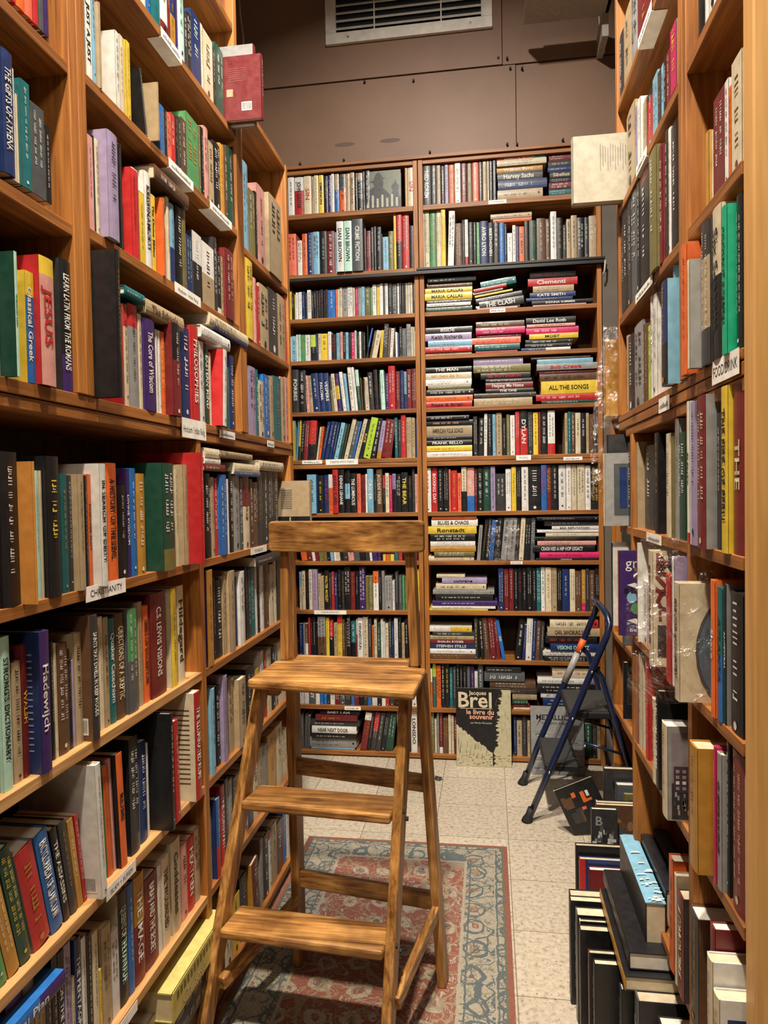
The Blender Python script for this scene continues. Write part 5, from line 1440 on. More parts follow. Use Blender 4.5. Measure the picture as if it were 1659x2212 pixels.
B~71~-742~-717~280~140~-20~0~m~~~~~12~0
B~55~-851~-833~545~187~-20~0~t~~~~~10~0
H~37~-46~163~2396~10~-10~0~P~~~~~7~0
R~25~1935~1959~2257~177~-6~0~l~~~~~1~0
B~55~-627~-612~545~211~-20~0~c~~k~~~21~0
B~50~-920~-907~1629~184~-20~-8~o~~~~~9~0
R~25~1631~1652~2257~120~-6~0~k~~w~~~9~0
B~75~-1004~-981~2168~147~-20~0~g~~~~~4~0
B~53~398~412~1629~213~-20~0~t~~~~~16~0
B~64~-861~-845~806~209~-20~0~r~~~~~9~0
B~50~-865~-849~1629~209~-20~-12~n~~w~~~12~0
B~55~-1047~-1028~545~182~-20~0~n~~~~~0~0
B~68~-329~-313~280~211~-20~0~o~~k~w35u~~0~0
B~50~-477~-461~1629~207~-20~0~K~~w~~~27~0
B~67~116~131~30~210~-20~0~n~~~~~8~0
J~72~1840~1947~1545~34~0~0~c~~k~~~0~0
B~55~-610~-593~545~189~-20~0~G~~w~~~22~0
B~70~-962~-941~2395~159~-20~0~w~~~~~7~0
B~75~-646~-638~2168~167~-20~-12~b~~~k40~~24~0
B~64~-843~-828~806~204~-20~0~n~~~~~10~0
B~28~-590~-578~2632~238~-20~0~k~~w~~~14~0
B~61~-753~-739~1890~204~-20~5~s~~k~~~12~0
B~74~-962~-945~1075~178~-20~8~w~~~~~2~0
B~74~-943~-925~1075~178~-20~7~m~~~~~3~0
B~74~-859~-842~1075~178~-20~6~s~~~~~7~0
B~74~-598~-581~1075~178~-20~4~p~~~~~18~0
B~74~-463~-446~1075~178~-20~0~k~~~~~25~0
B~74~-420~-402~1075~178~-20~0~k~~~~~27~0
B~74~-825~-806~1075~178~-20~6~c~~~~~9~0
B~61~-978~-961~1890~203~-20~3~P~~~~~2~0
B~47~-529~-514~1337~202~-20~0~M~~w~~~16~0
B~71~-591~-570~280~149~-20~0~w~~~~~18~0
B~28~-605~-592~2632~234~-20~0~K~~~~~13~0
B~47~-405~-392~1337~233~-20~0~K~~~~~21~0
B~71~-960~-938~280~147~-20~0~w~~~~~3~0
B~64~-936~-921~806~199~-20~0~t~~~~~5~0
B~71~-691~-670~280~147~-20~0~K~~~~~14~0
B~28~-643~-633~2632~232~-20~0~k~~~~~11~0
H~52~111~200~292~21~-10~0~m~~w~~~6~0
B~71~-715~-693~280~146~-20~0~k~~w~~~13~0
B~50~-809~-793~1629~197~-20~-13~G~~~~~15~0
B~61~-540~-525~1890~197~-20~0~p~~w~~~24~0
H~57~-301~-64~1298~14~-10~0~o~~k~~~0~0
B~67~-199~-184~30~200~-20~0~m~~~~~7~0
B~31~-71~-59~1337~226~-20~0~m~~~~~9~0
B~64~-670~-654~806~184~-20~0~O~~~~~17~0
B~42~399~414~2632~177~-20~0~K~~~~~27~0
B~70~-563~-546~2395~170~-20~0~w~~o~~~29~0
B~71~-615~-593~280~142~-20~0~k~~w~~~17~0
B~55~-591~-577~545~211~-20~0~w~~k~~~23~0
B~64~-596~-582~806~211~-20~0~k~~w~~~20~0
B~47~-390~-376~1337~204~-20~0~P~~~~~22~0
J~72~1838~1990~1516~20~0~0~m~~w~~~2~0
B~61~-440~-427~1890~202~-20~0~s~~~n40~~28~0
B~50~-1035~-1025~1629~222~-20~-4~y~~~k35~~3~0
B~71~-668~-647~280~147~-20~0~b~~~~~15~0
J~77~1430~1519~1881~20~0~0~e~~w~~~0~0
B~71~-936~-917~280~159~-20~0~b~~~~~4~0
B~67~188~203~30~192~-20~0~t~~~~~11~0
B~42~-118~-107~2632~240~-20~0~K~~~~~7~0
B~55~-475~-460~545~188~-20~0~t~~~~~30~0
B~39~-688~-675~2957~209~-20~0~k~~~~~14~0
B~70~-682~-665~2395~162~-20~0~d~~~~~23~0
B~64~-919~-903~806~184~-20~0~t~~~~~6~0
B~66~164~180~545~188~-20~-5~n~~~~~8~0
B~70~-663~-645~2395~161~-20~0~s~~k~~~24~0
B~64~-803~-790~806~214~-20~0~K~~~~~12~0
B~55~-1013~-997~545~183~-20~0~B~~~w40~~2~0
B~55~-546~-533~545~212~-20~0~K~~~~~26~0
H~76~333~456~3024~21~-10~0~k~~~~~4~0
B~39~-417~-404~2957~209~-20~0~a~~~~~18~0
B~50~-732~-722~1629~209~-20~-14~b~~w~~~19~0
B~55~-803~-790~545~209~-20~0~B~~~~~12~0
B~47~-613~-600~1337~209~-20~0~k~~w~~~12~0
B~75~-852~-834~2168~156~-20~0~w~~r~~~10~0
B~74~-876~-861~1075~178~-20~6~k~~~~~6~0
B~74~-571~-555~1075~178~-20~0~k~~~y20~~20~0
B~74~-400~-385~1075~178~-20~0~r~~~~~28~0
L~17~1338~1342~1977~193~-6~0~k~~~~~1~0
B~50~-847~-835~1629~206~-20~-12~n~~w~~~13~0
B~53~264~275~1629~224~-20~0~m~~~~~13~0
B~47~-565~-553~1337~203~-20~0~k~~~r35u~~14~0
B~42~161~174~2632~185~-20~0~p~~~~~19~0
B~50~-1042~-1037~1629~223~-20~-3~s~~~~~2~0
B~67~-292~-281~30~218~-20~0~d~~~~~2~0
B~70~-534~-519~2395~170~-20~0~w~~~~~31~0
B~61~-838~-824~1890~197~-20~4~K~~~O60~~7~0
B~55~-531~-518~545~197~-20~0~n~~~~~27~0
B~50~-791~-781~1629~197~-20~-13~K~~~~~16~0
B~75~-724~-706~2168~148~-20~0~M~~w~~~17~0
B~70~-580~-565~2395~168~-20~0~y~~k~~~28~0
B~75~-805~-787~2168~147~-20~0~s~~~~~12~0
B~70~-1012~-995~2395~153~-20~0~w~~~~~4~0
B~71~-762~-744~280~139~-20~0~b~~~~~11~0
B~70~-385~-369~2395~164~-20~0~k~~w~~~41~0
B~70~-783~-768~2395~164~-20~0~c~~~~~18~0
B~71~-915~-899~280~160~-20~0~b~~~~~5~0
B~67~-213~-201~30~207~-20~0~c~~g~~~6~0
B~64~-468~-455~806~189~-20~0~g~~~~~26~0
B~42~102~113~2632~205~-20~0~k~~~~~16~0
B~70~-993~-976~2395~152~-20~0~n~~w~~~5~0
B~31~-208~-198~1337~226~-20~0~S~~~~~4~0
B~53~544~554~1629~202~-20~0~K~~~~~23~0
B~53~556~568~1629~202~-20~0~k~~w~~~24~0
B~70~-889~-874~2395~158~-20~0~k~~M~~~12~0
B~63~-1013~-999~30~185~-20~-2~D~~~~~2~0
B~39~-645~-635~2957~209~-20~0~k~~~~~16~0
B~71~-568~-550~280~132~-20~0~r~~~~~19~0
B~50~-932~-922~1629~182~-20~-8~c~~k~~~8~0
B~75~-514~-498~2168~156~-20~-4~w~~k~~~30~0
B~55~-995~-984~545~218~-20~0~r~~~~~3~0
B~74~-840~-826~1075~178~-20~5~w~~~~~8~0
B~74~-804~-791~1075~178~-20~6~k~~~~~10~0
B~74~-641~-628~1075~178~-20~5~w~~~~~16~0
B~74~-383~-370~1075~178~-20~0~k~~~~~29~0
B~61~-576~-566~1890~213~-20~0~k~~w~~~22~0
B~55~-982~-972~545~213~-20~0~k~~~~~4~0
B~71~-897~-881~280~148~-20~0~K~~~~~6~0
B~75~-907~-891~2168~149~-20~0~c~~k~~~8~0
B~64~-1041~-1029~806~209~-20~0~c~~~s40u~~0~0
B~75~-755~-740~2168~149~-20~0~s~~k~~~15~0
B~75~-571~-555~2168~149~-20~-5~y~~~~~27~0
B~49~16~25~2957~209~-20~0~c~~k~~~12~0
B~39~-925~-914~2957~205~-20~0~t~~~~~4~0
B~64~-873~-863~806~204~-20~0~K~~~~~8~0
B~67~-305~-294~30~184~-20~0~c~~~~~1~0
B~75~-785~-771~2168~153~-20~0~P~~k~~~13~0
B~70~-399~-387~2395~167~-20~0~c~~k~~~40~0
B~70~-697~-684~2395~163~-20~0~M~~~~~22~0
B~75~-461~-448~2168~163~-20~0~k~~w~~~34~0
B~75~-529~-516~2168~161~-20~-4~B~~~~~29~0
B~70~-1065~-1051~2395~161~-20~0~y~~~~~0~0
B~64~-522~-509~806~160~-20~0~w~~~~~23~0
B~70~-862~-849~2395~159~-20~0~k~~M~~~14~0
B~47~-661~-651~1337~210~-20~0~w~~k~~~10~0
B~64~-453~-442~806~184~-20~0~O~~~~~27~0
H~56~-281~-130~984~17~-10~0~c~~~~~0~0
B~55~-1026~-1015~545~183~-20~0~d~~~~~1~0
B~75~-1019~-1006~2168~150~-20~0~C~~~~~3~0
B~66~-64~-56~545~218~-20~0~k~~~~~1~0
B~28~-803~-794~2632~224~-20~0~s~~~~~7~0
B~70~-1027~-1014~2395~149~-20~0~w~~~~~3~0
B~50~-1060~-1051~1629~223~-20~0~y~~~~~0~0
B~61~-671~-664~1890~179~-20~3~B~~~~~17~0
B~75~-636~-631~2168~178~-20~0~k~~~~~23~0
B~75~-738~-726~2168~146~-20~0~k~~r~~~16~0
B~75~-657~-648~2168~144~-20~0~k~~w~~~22~0
B~55~-639~-629~545~172~-20~0~o~~~~~20~0
B~70~-469~-459~2395~169~-20~0~w~~k~~~34~0
B~70~-457~-447~2395~168~-20~0~k~~w~~~35~0
B~70~-411~-401~2395~168~-20~0~w~~k~~~39~0
B~70~-445~-435~2395~167~-20~0~k~~w~~~36~0
B~50~-383~-375~1629~209~-20~0~n~~~~~31~0
B~70~-423~-413~2395~166~-20~0~c~~k~~~38~0
J~72~1839~1953~1533~20~0~0~w~~~~~1~0
B~75~-769~-757~2168~150~-20~0~k~~w~~~14~0
B~75~-398~-388~2168~160~-20~0~c~~~~~37~0
R~25~1809~1823~2257~133~-6~0~m~~~~~4~0
B~70~-709~-699~2395~159~-20~0~c~~~~~21~0
B~70~-927~-916~2395~158~-20~0~k~~w~~~9~0
B~55~-575~-567~545~197~-20~0~w~~k~~~24~0
B~70~-914~-904~2395~157~-20~0~K~~M~~~10~0
B~70~-902~-891~2395~156~-20~0~k~~P~~~11~0
B~75~-704~-694~2168~154~-20~0~C~~~~~18~0
B~70~-614~-604~2395~154~-20~0~g~~~~~26~0
B~70~-939~-929~2395~154~-20~0~k~~w~~~8~0
B~70~-1049~-1038~2395~141~-20~0~k~~w~~~1~0
B~75~-627~-616~2168~152~-20~-12~B~~~~~25~0
B~55~-952~-944~545~188~-20~0~k~~~~~6~0
B~75~-919~-909~2168~150~-20~0~n~~~~~7~0
B~75~-679~-669~2168~148~-20~0~w~~k~~~20~0
H~52~117~203~281~10~-10~0~c~~k~~~7~0
B~75~-692~-681~2168~146~-20~0~k~~w~~~19~0
B~70~-974~-964~2395~146~-20~0~k~~~~~6~0
B~74~-579~-573~1075~178~-20~0~k~~~~~19~0
B~70~-805~-796~2395~153~-20~0~S~~~~~16~0
B~61~-662~-654~1890~173~-20~0~k~~~~~18~0
B~70~-544~-536~2395~171~-20~0~D~~~~~30~0
B~55~-788~-781~545~190~-20~0~B~~~~~13~0
B~70~-794~-785~2395~155~-20~0~c~~~~~17~0
B~75~-483~-472~2168~136~-20~0~w~~k~~~32~0
B~70~-433~-425~2395~167~-20~0~k~~w~~~37~0
B~50~-1049~-1044~1629~221~-20~0~s~~~~~1~0
B~75~-386~-379~2168~159~-20~0~c~~~~~38~0
B~55~-726~-721~545~210~-20~0~w~~~r60~~16~0
B~70~-872~-864~2395~155~-20~0~k~~w~~~13~0
L~35~2533~2549~52~186~-17~0~m~~~~~10~0
B~61~-781~-775~1890~205~-20~5~n~~w~~~10~0
B~61~-737~-730~1890~203~-20~5~k~~~~~13~0
B~75~-1029~-1021~2168~148~-20~0~w~~g~~~2~0
B~28~-549~-544~2632~197~-20~0~k~~~~~16~0
B~75~-667~-659~2168~147~-20~0~k~~w~~~21~0
H~52~111~191~314~19~-10~0~G~~~~~5~0
B~50~-939~-934~1629~183~-20~-5~K~~~~~7~0
B~75~-470~-463~2168~130~-20~0~n~~~~~33~0
B~70~-1036~-1029~2395~140~-20~0~y~~~~~2~0
B~75~-496~-489~2168~160~-20~-3~B~~~~~31~0
B~75~-377~-371~2168~135~-20~0~w~~~~~39~0
B~75~-1063~-1058~2168~140~-20~0~w~~~~~0~0
"""
# ---------------------------------------------------------------- books on the shelves
# k side|desc index|start mm|end mm|shelf mm|height mm|protrusion mm|lean|colour|cover|text colour|second colour|title|order
rows = {}
for ln in DATA.strip().split('\n'):
    f = ln.split('~'); rows.setdefault(f[1], []).append(f)
stuff = MB(); NI = 0
def article(n): return ('an ' if n[0] in 'aeiou' else 'a ') + n
ART_TODO = []
for ln in DATA.strip().split('\n'):
    k, di, a, b, z, h, p, q, col, cover, tc, sec, title, order, big = ln.split('~')
    desc = DESC[int(di)]; a, b, z, h, p, q = int(a) / 1000, int(b) / 1000, int(z) / 1000, int(h) / 1000, int(p) / 1000, float(q)
    sib = sorted(rows[di], key=lambda r: int(r[13])); order = int(order); n = len(sib)
    random.seed(hash((k, int(di), order)) if False else int(di) * 1000 + order)
    if k in 'LRB':
        t = (b - a - .0008) * math.cos(math.radians(q)); hard = h > .188; d = min(.165, h * .66)
        if p < -.015: pass
        if k == 'L': base = Matrix.Translation((XL + p, a, z)) @ ROT['L']
        elif k == 'R': base = Matrix.Translation((XR - p, b, z)) @ ROT['R']
        else: base = Matrix.Translation((a, YB - p, z))
        if q: base = base @ Matrix.Rotation(math.radians(-q), 4, 'Y')
        if q < 0: base = base @ Matrix.Translation((0, 0, t * math.sin(math.radians(-q))))
        if k == 'B' : base = base @ Matrix.Translation((0, random.uniform(-.004, .006), 0))
    else:
        t = h - .0006; hard = True; Wd = b - a; d = min(.19, Wd * .72); hh = Wd
        if k == 'H': base = Matrix.Translation((b, YB + .012 - min(p, 0) * 0 + random.uniform(-.006, .01), z))
        else: base = Matrix.Translation((XL + .004, b, z)) @ ROT['L']
        if q: base = base @ Matrix.Rotation(math.radians(-q), 4, 'Y')
        base = base @ FLAT; h = hh
    t = max(t, .004)
    cvr = cover or None; tcol = tc or None
    if big == '0':
        book_geo(stuff, stuff, None, h, d, t, col, cvr, tcol, sec, title, base, hard); continue
    name = CN[col] + ('-and-' + CN[sec[0]] if sec and sec[0] != col and len(CN[sec[0]].split()) == 1 and int(sec.rstrip('um')[1:] or 0) > 9 else '')
    if k in 'LRB':
        pos = ORD[order + 1] + ' from left' if n > 1 else 'alone'
        if title: lab = f'{name} book lettered {title}, {pos}, {desc}'
        else:
            nb = [CN[sib[j][8]] for j in (order - 1, order + 1) if 0 <= j < n]
            lab = f'{name} book beside {article(nb[0])} one, {pos}, {desc}' if nb else f'{name} book {pos}, {desc}'
    else:
        pos = 'topmost' if order == 0 else ('lowest' if order == n - 1 else ORD[order + 1] + ' from top')
        lab = (f'{name} book lettered {title}, {pos}, {desc}' if title else f'{name} book lying flat, {pos}, {desc}')
    if len(lab.split()) > 16 and 'lettered' not in lab: lab = f'{name} book, {pos}, {desc}'
    while len(lab.split()) > 16:
        if 'lettered' in lab: lab = f'{name} book lettered {title}, {desc}'; break
        lab = f'{name} book, {pos}, {desc}'; break
    o_ = make_book(' '.join(lab.split()[:16]), desc if k in 'HJ' else 'books on ' + desc, (t, h, col, cvr, tcol, sec, title, hard), d, base); NI += 1
    ART_TODO.append((o_, title, t, h, d, desc, col, cvr))
# the rows run on past the left edge of the picture
random.seed(21)
for z_, g_ in [(z, .30) for z in ZB[:9]]:
    st = min([int(l.split('~')[2]) for l in DATA.strip().split('\n') if l.split('~')[0] == 'L' and abs(int(l.split('~')[4]) - z_ * 1000) < 2 and int(l.split('~')[2]) < 1300] or [1200]) / 1000 - .004
    y = .27
    while y < st - .04:
        t = random.uniform(.015, .038); h = random.uniform(.19, .235)
        if y + t > st: break
        book_geo(stuff, stuff, None, h, .145, t - .001, random.choice('kKnmwtcbrBdeGpo'), None, None, '', '', Matrix.Translation((XL - random.uniform(.006, .02), y, z_)) @ ROT['L'], True); y += t
# ---------------------------------------------------------------- books with a cover turned to the viewer and the floor piles
random.seed(3)
def cover_art(o, fn):
    """printed cover picture on a book's near board: drawn in local (y depth, z height) and added to the book's own mesh"""
    pass
def special(lab, k, x, y, z, t, h, d, col, cover=None, tc=None, sec='', title='', rot=None, art=None, group=None, name='book'):
    base = Matrix.Translation((x, y, z)) @ (rot if rot is not None else ROT[k])
    cv, pg = MB(), MB(); book_geo(cv, pg, None, h, d, t, col, cover, tc, sec, title, Matrix.Identity(4), True)
    if art: art(cv, t, h, d)
    o = cv.build(name, BM); o.matrix_world = base; p = pg.build('page_block', [BM]); p.parent = o
    tag(o, lab, 'book', group); return o
# art is drawn on the cover at local x = t (right board) or x = 0 (left board)
def rect(cv, X, y0, y1, z0, z1, c, e=.0005):
    X = X + (e if X > 0 else -e); cv.poly([(X, y0, z0), (X, y1, z0), (X, y1, z1), (X, y0, z1)] if X > 0 else [(X, y0, z0), (X, y0, z1), (X, y1, z1), (X, y1, z0)], PAL[c] if isinstance(c, str) else c)
def tx(cv, X, y, z, s, txt, c, dirn=1, e=.001, bold=1, vert=False, mw=None):
    X = X + (e if X > 0 else -e); ux = Vector((0, dirn, 0)); uy = Vector((0, 0, 1))
    if vert: ux, uy = Vector((0, 0, -1)), Vector((0, dirn, 0))
    text(cv, txt, Vector((X, y, z)), ux, uy, s, PAL[c], bold=bold, maxw=mw)
def art_white(cv, t, h, d):
    for i in range(11):
        y = .075 + i * .0068; z1 = .160 - .004 * (i % 4); rect(cv, t, y, y + .0016, .085 + .012 * (i % 3), z1, (.22, .20, .18))
def art_maroon(cv, t, h, d):
    rect(cv, 0, .030, .062, .026, .052, 'w')
    for i in range(9): rect(cv, 0, .033 + i * .003, .0345 + i * .003, .029, .049, 'k', e=.0008)
    rect(cv, 0, .088, .108, .070, .092, 't')
    for i in range(7): rect(cv, 0, .045, .10, .115 + i * .006, .1162 + i * .006, (.30, .09, .09))
def para(y0, y1, z0, z1, c, n, X=0):
    def f(cv, t, h, d):
        s = (z1 - z0) / n
        for i in range(n): rect(cv, t if X else 0, y0 + random.uniform(0, .01), y1 - random.uniform(0, .03), z0 + i * s, z0 + i * s + s * .35, c)
    return f
# R side books: rotation -90 turns local x to -Y, so the near board is local x = t
special('large off-white hardback with lines of vertical text, jutting out high on the right', 'R', .249, 2.135, 2.259, .035, .186, .20, 'v', 'v', art=art_white)
special('maroon hardback with a barcode jutting out under the ceiling on the left', 'L', -.656, 2.085, 2.575, .020, .190, .16, 'm', 'm', art=art_maroon)
special('pale hardback standing behind the maroon barcode book, left top', 'L', -.688, 2.112, 2.575, .024, .238, .16, 'm', 'd')
def art_beige(cv, t, h, d):
    rect(cv, 0, 0, d, 0, h * .38, 'k')
    for i in range(9): rect(cv, 0, .02 + i * .014, .026 + i * .014, .01, h * .28 + random.uniform(-.02, .02), 't', e=.0008)
    for i in range(11): rect(cv, 0, .07, .115, h * .52 + i * .007, h * .52 + i * .007 + .002, 'D', e=.0008)
special('beige back cover over a black photograph, jutting out at the end of PSYCHOLOGY shelf', 'L', XL + .085, 2.66, 1.276, .03, .222, .15, 't', 't', art=art_beige)
# books at the far right end, seen past the right bookcase
def art_eric(cv, t, h, d):
    tx(cv, t, .016, h * .80, .040, 'gr', 'w', bold=0)
    for a, b, c in ((.02, .45, 's'), (.075, .40, 'r'), (.05, .28, 'C'), (.08, .22, 'C'), (.03, .32, 'g'), (.10, .33, 'p')): 
        k = 10; r = .013; cy, cz = a + .012, h * b; X = t + .0006; cv.poly([(X, cy + r * math.cos(6.283 * j / k), cz + r * 1.2 * math.sin(6.283 * j / k)) for j in range(k)], PAL[c])
    for i in range(6): rect(cv, t, .012 + i * .018, .024 + i * .018, h * .50, h * (.56 + .05 * (i % 3)), 'k', e=.0008)
    for z in (.18, .60): cv.poly([(t + .001, .02, h * z), (t + .001, .05, h * z - .012), (t + .001, .045, h * z), (t + .001, .07, h * z - .01), (t + .001, .04, h * z + .006)], PAL['w'])
    tx(cv, t, .026, h * .05, .012, 'Eric Fe', 'w')
special('dark cover with neon graffiti art and the letters gr, shelf below PLENTY', 'R', .344, 1.990, 1.052, .020, .228, .17, 'm', 'p', 'w', art=art_eric)
special('black-and-white cover standing behind the graffiti art book', 'R', .350, 2.130, 1.052, .020, .240, .16, 'k', 'w')
special('white framed cover under clear film beside the far right upright', 'R', .325, 2.10, 1.342, .026, .205, .17, 'c', 'd', art=lambda cv, t, h, d: (rect(cv, t, .025, .15, .03, h - .03, 'D'), rect(cv, t, .04, .06, .05, h - .04, 'n', e=.0009)))
special('black photo cover standing behind the film-wrapped white one', 'R', .345, 2.165, 1.342, .024, .262, .17, 'k', 'K')
for i, (zz, col) in enumerate(((1.142, 'K'), (.822, 'D'), (.502, 'k'), (1.462, 'K'), (.822, 'c'), (.502, 'n'))):
    yy = 2.95 - .10 * (i // 3) * 2; special(CN[col] + ' book in the dark far bookcase at height of shelf ' + ORD[i + 1], 'R', .526, yy, zz, .03, .25, .16, col, group='books in the far right bookcase')
# MSG cover, drum, clear film covers
def film_bag(loc, sx, sz, lab, rz=0, ry=0):
    m = MB(); nx, nz = 9, 14; rnd = random.Random(int(loc[2] * 1000))
    for s in (0, 1):
        k = len(m.v)
        for j in range(nz + 1):
            for i in range(nx + 1):
                ww = .82 + .3 * math.sin(j * .5 + 1.3) * (1 - j / nz) ; x = sx * (i / nx - .5) * (ww if j > nz * .7 else 1); zz = sz * j / nz
                m.v.append((x, (.006 if s else -.006) * math.sin(math.pi * i / nx) + rnd.uniform(-.004, .004), zz + rnd.uniform(-.003, .003)))
        for j in range(nz):
            for i in range(nx): a = k + j * (nx + 1) + i; m.f.append((a, a + 1, a + nx + 2, a + nx + 1)); m.c.append((1, 1, 1)); m.mi.append(0)
    o = m.build('plastic_sleeve', FILM, smooth=True); o.location = loc; o.rotation_euler = (0, ry, rz); tag(o, lab, 'plastic sleeve'); return o
film_bag((.355, 2.222, 1.40), .10, .25, 'crumpled clear plastic sleeve hanging at the far right upright, middle height', .2)
film_bag((.355, 2.215, 1.63), .09, .30, 'long clear plastic sleeve over an amber book end, left of the FOOD/DRINK case', .1, .10)
film_bag((.372, 1.66, 1.665), .05, .24, 'clear film over the cocktail cookbook beside the white spine, left of FOOD/DRINK', .9)
film_bag((.330, 1.345, 1.055), .17, .30, 'torn clear plastic wrap over the FOR COD & COUNTRY cover', .10)
film_bag((.02, YB - .030, 1.078), .07, .215, 'clear plastic bag over books on the eighth music shelf, left one', .0, .06); film_bag((.12, YB - .032, 1.078), .08, .22, 'clear plastic bag over books on the eighth music shelf, right one', .0, .05)
special('amber clothbound book in a long sleeve at the far right post', 'R', .352, 2.245, 1.665, .020, .23, .13, 'a', 'a')
# poster-like magazine near the ceiling
m = MB(); m.box(.265, .60, 3.45, 3.60, 3.745, 3.757, PAL['k'], cols=[PAL['M'], PAL['k'], PAL['r'], PAL['M'], PAL['k'], PAL['r']])
for i in range(7): m.box(.27 + .045 * i, .30 + .045 * i, 3.4485, 3.4495, 3.7455, 3.7565, PAL['SPrkMPk'[i]])
for i in range(6): m.box(.27 + .05 * i, .30 + .05 * i, 3.46, 3.58, 3.7440, 3.7449, PAL['SMPrSM'[i]])
tag(m.build('magazine', [BM], Mx=Matrix.Translation((0, 0, .0)) @ Matrix.Rotation(0, 4, 'X')), 'glossy red and black magazine lying on top near the ceiling at right', 'magazine')
m = MB(); m.box(.20, .60, 3.40, 3.62, 3.728, 3.744); m.box(.585, .60, 3.40, YB + .02, 3.728, 3.744); m.box(.57, .60, 3.60, YB - .001, 3.62, 3.728); tag(m.build('bracket_shelf', CABLE), 'pale bracket shelf high at the right under the magazine', 'shelf')
# a paperback turned face-out on the top crime shelf
def P(cv, pts, c, e=.0022): cv.poly([(x, -e, z) for x, z in pts], PAL[c] if isinstance(c, str) else c)
def noir(cv, W, h):
    P(cv, [(0, 0), (W, 0), (W, h), (0, h)], (.14, .15, .10), .0020)
    P(cv, [(0, 0), (W, 0), (W, h * .30), (W * .72, h * .34), (W * .66, h * .40), (W * .50, h * .56), (W * .52, h * .66), (W * .50, h * .78), (W * .60, h * .79), (W * .50, h * .82), (W * .46, h * .90), (W * .38, h * .97), (W * .30, h * .92), (W * .24, h * .76), (W * .10, h * .72), (W * .22, h * .70), (W * .26, h * .60), (W * .08, h * .50), (0, h * .44)], 'k', .0024)
    P(cv, [(W * .70, h * .30), (W * .96, h * .30), (W * .92, h * .46), (W * .95, h * .56), (W * .88, h * .66), (W * .86, h * .76), (W * .82, h * .66), (W * .73, h * .58), (W * .78, h * .46)], 'k', .0026)
    for i in range(7): P(cv, [(W * (.05 + .135 * i), h * .05), (W * (.11 + .135 * i), h * .05), (W * (.11 + .135 * i), h * (.28 + .09 * (i % 2))), (W * (.05 + .135 * i), h * (.28 + .09 * (i % 2)))], 'v', .0030)
# Brel and black album books against the back bookcase
LEAN = Matrix.Rotation(math.radians(-7), 4, 'X')
def art_brel(cv, t, h, d):
    pass
def flat_cover(lab, x0, x1, ybase, h, th, lean, col, art, backc='k'):
    """a book standing on its foot, front cover facing the viewer and leaning back"""
    cv, pg = MB(), MB(); W = x1 - x0
    cv.box(0, W, -.0018, 0, 0, h, PAL[col]); cv.box(0, W, th, th + .0018, 0, h, PAL[backc]); cv.box(-.0012, .001, 0, th, 0, h, PAL[col])
    pg.box(.001, W - .003, .0002, th - .0002, .002, h - .002, (.62, .55, .42)); art(cv, W, h)
    o = cv.build('book', BM); o.location = (x0, ybase, .001); o.rotation_euler = (math.radians(-lean), 0, 0); p = pg.build('page_block', [BM]); p.parent = o
    tag(o, lab, 'book'); return o
def T(cv, x, z, s, t, c, bold=1, e=.0026, mw=None, center=True): text(cv, t, Vector((x, -e, z)), Vector((1, 0, 0)), Vector((0, 0, 1)), s, PAL[c] if isinstance(c, str) else c, bold=bold, center=center, maxw=mw)
def brel(cv, W, h):
    r = random.Random(5); cr = (.48, .44, .29)
    # wheat stalks at the right
    pts = [(W, 0), (W, h * .985)]; z = h * .985; x = W * .80
    while z > .0:
        pts.append((x + r.uniform(-.012, .012), z)); z -= h * .018; x = W * (.80 - .13 * (1 - z / h) + .02)
    pts.append((W * .6, 0)); P(cv, pts, cr)
    # hillside at lower left
    pts = [(0, 0), (0, h * .53)]; n = 22
    for i in range(n + 1): f = i / n; pts.append((W * .66 * f, h * (.53 - .36 * f) + r.uniform(-.006, .006)))
    pts.append((W * .66, 0)); P(cv, pts, cr, .0023)
    for i in range(24): x = W * r.uniform(.01, .55); z = h * r.uniform(.15, .34) * (1 - .5 * x / W); P(cv, [(x, z - .02), (x + .0015, z - .02), (x + .003, z + .012), (x + .0018, z + .012)], 'k', .0025)
    for i in range(60): x = W * r.uniform(.0, .97); z = h * r.uniform(.01, .155); P(cv, [(x, z), (x + .012, z - .001), (x + .010, z + .003)], 'B', .0025)
    for i in range(40): x = W * r.uniform(.72, .97); z = h * r.uniform(.2, .95); P(cv, [(x, z), (x + .0022, z), (x + .001, z + .02)], (.22, .18, .1), .0025)
    T(cv, W * .345, h * .755, .112, 'Brel', 'c', e=.0030, mw=W * .66); P(cv, [(W * .07, h * .735), (W * .66, h * .735), (W * .66, h * .742), (W * .07, h * .742)], 'c')
    T(cv, W * .40, h * .915, .030, 'Jacques', 'c', e=.0036); T(cv, W * .44, h * .665, .036, 'le livre du', (.80, .42, .30)); T(cv, W * .46, h * .605, .036, 'souvenir', (.80, .42, .30)); T(cv, W * .46, h * .545, .013, 'par Martin Monestier', 'c', bold=0); T(cv, W * .44, h * .06, .018, 'Tchou', 'c', e=.003)
flat_cover('olive face-out cover with a black hatted silhouette, top shelf of the crime case', -.632, -.440, 3.80, .205, .02, 2, 'O', noir).location.z = 2.958
flat_cover('large black-and-cream Brel souvenir book propped on the floor against the music case', -.184, .101, 3.715, .405, .014, 5, 'k', brel)
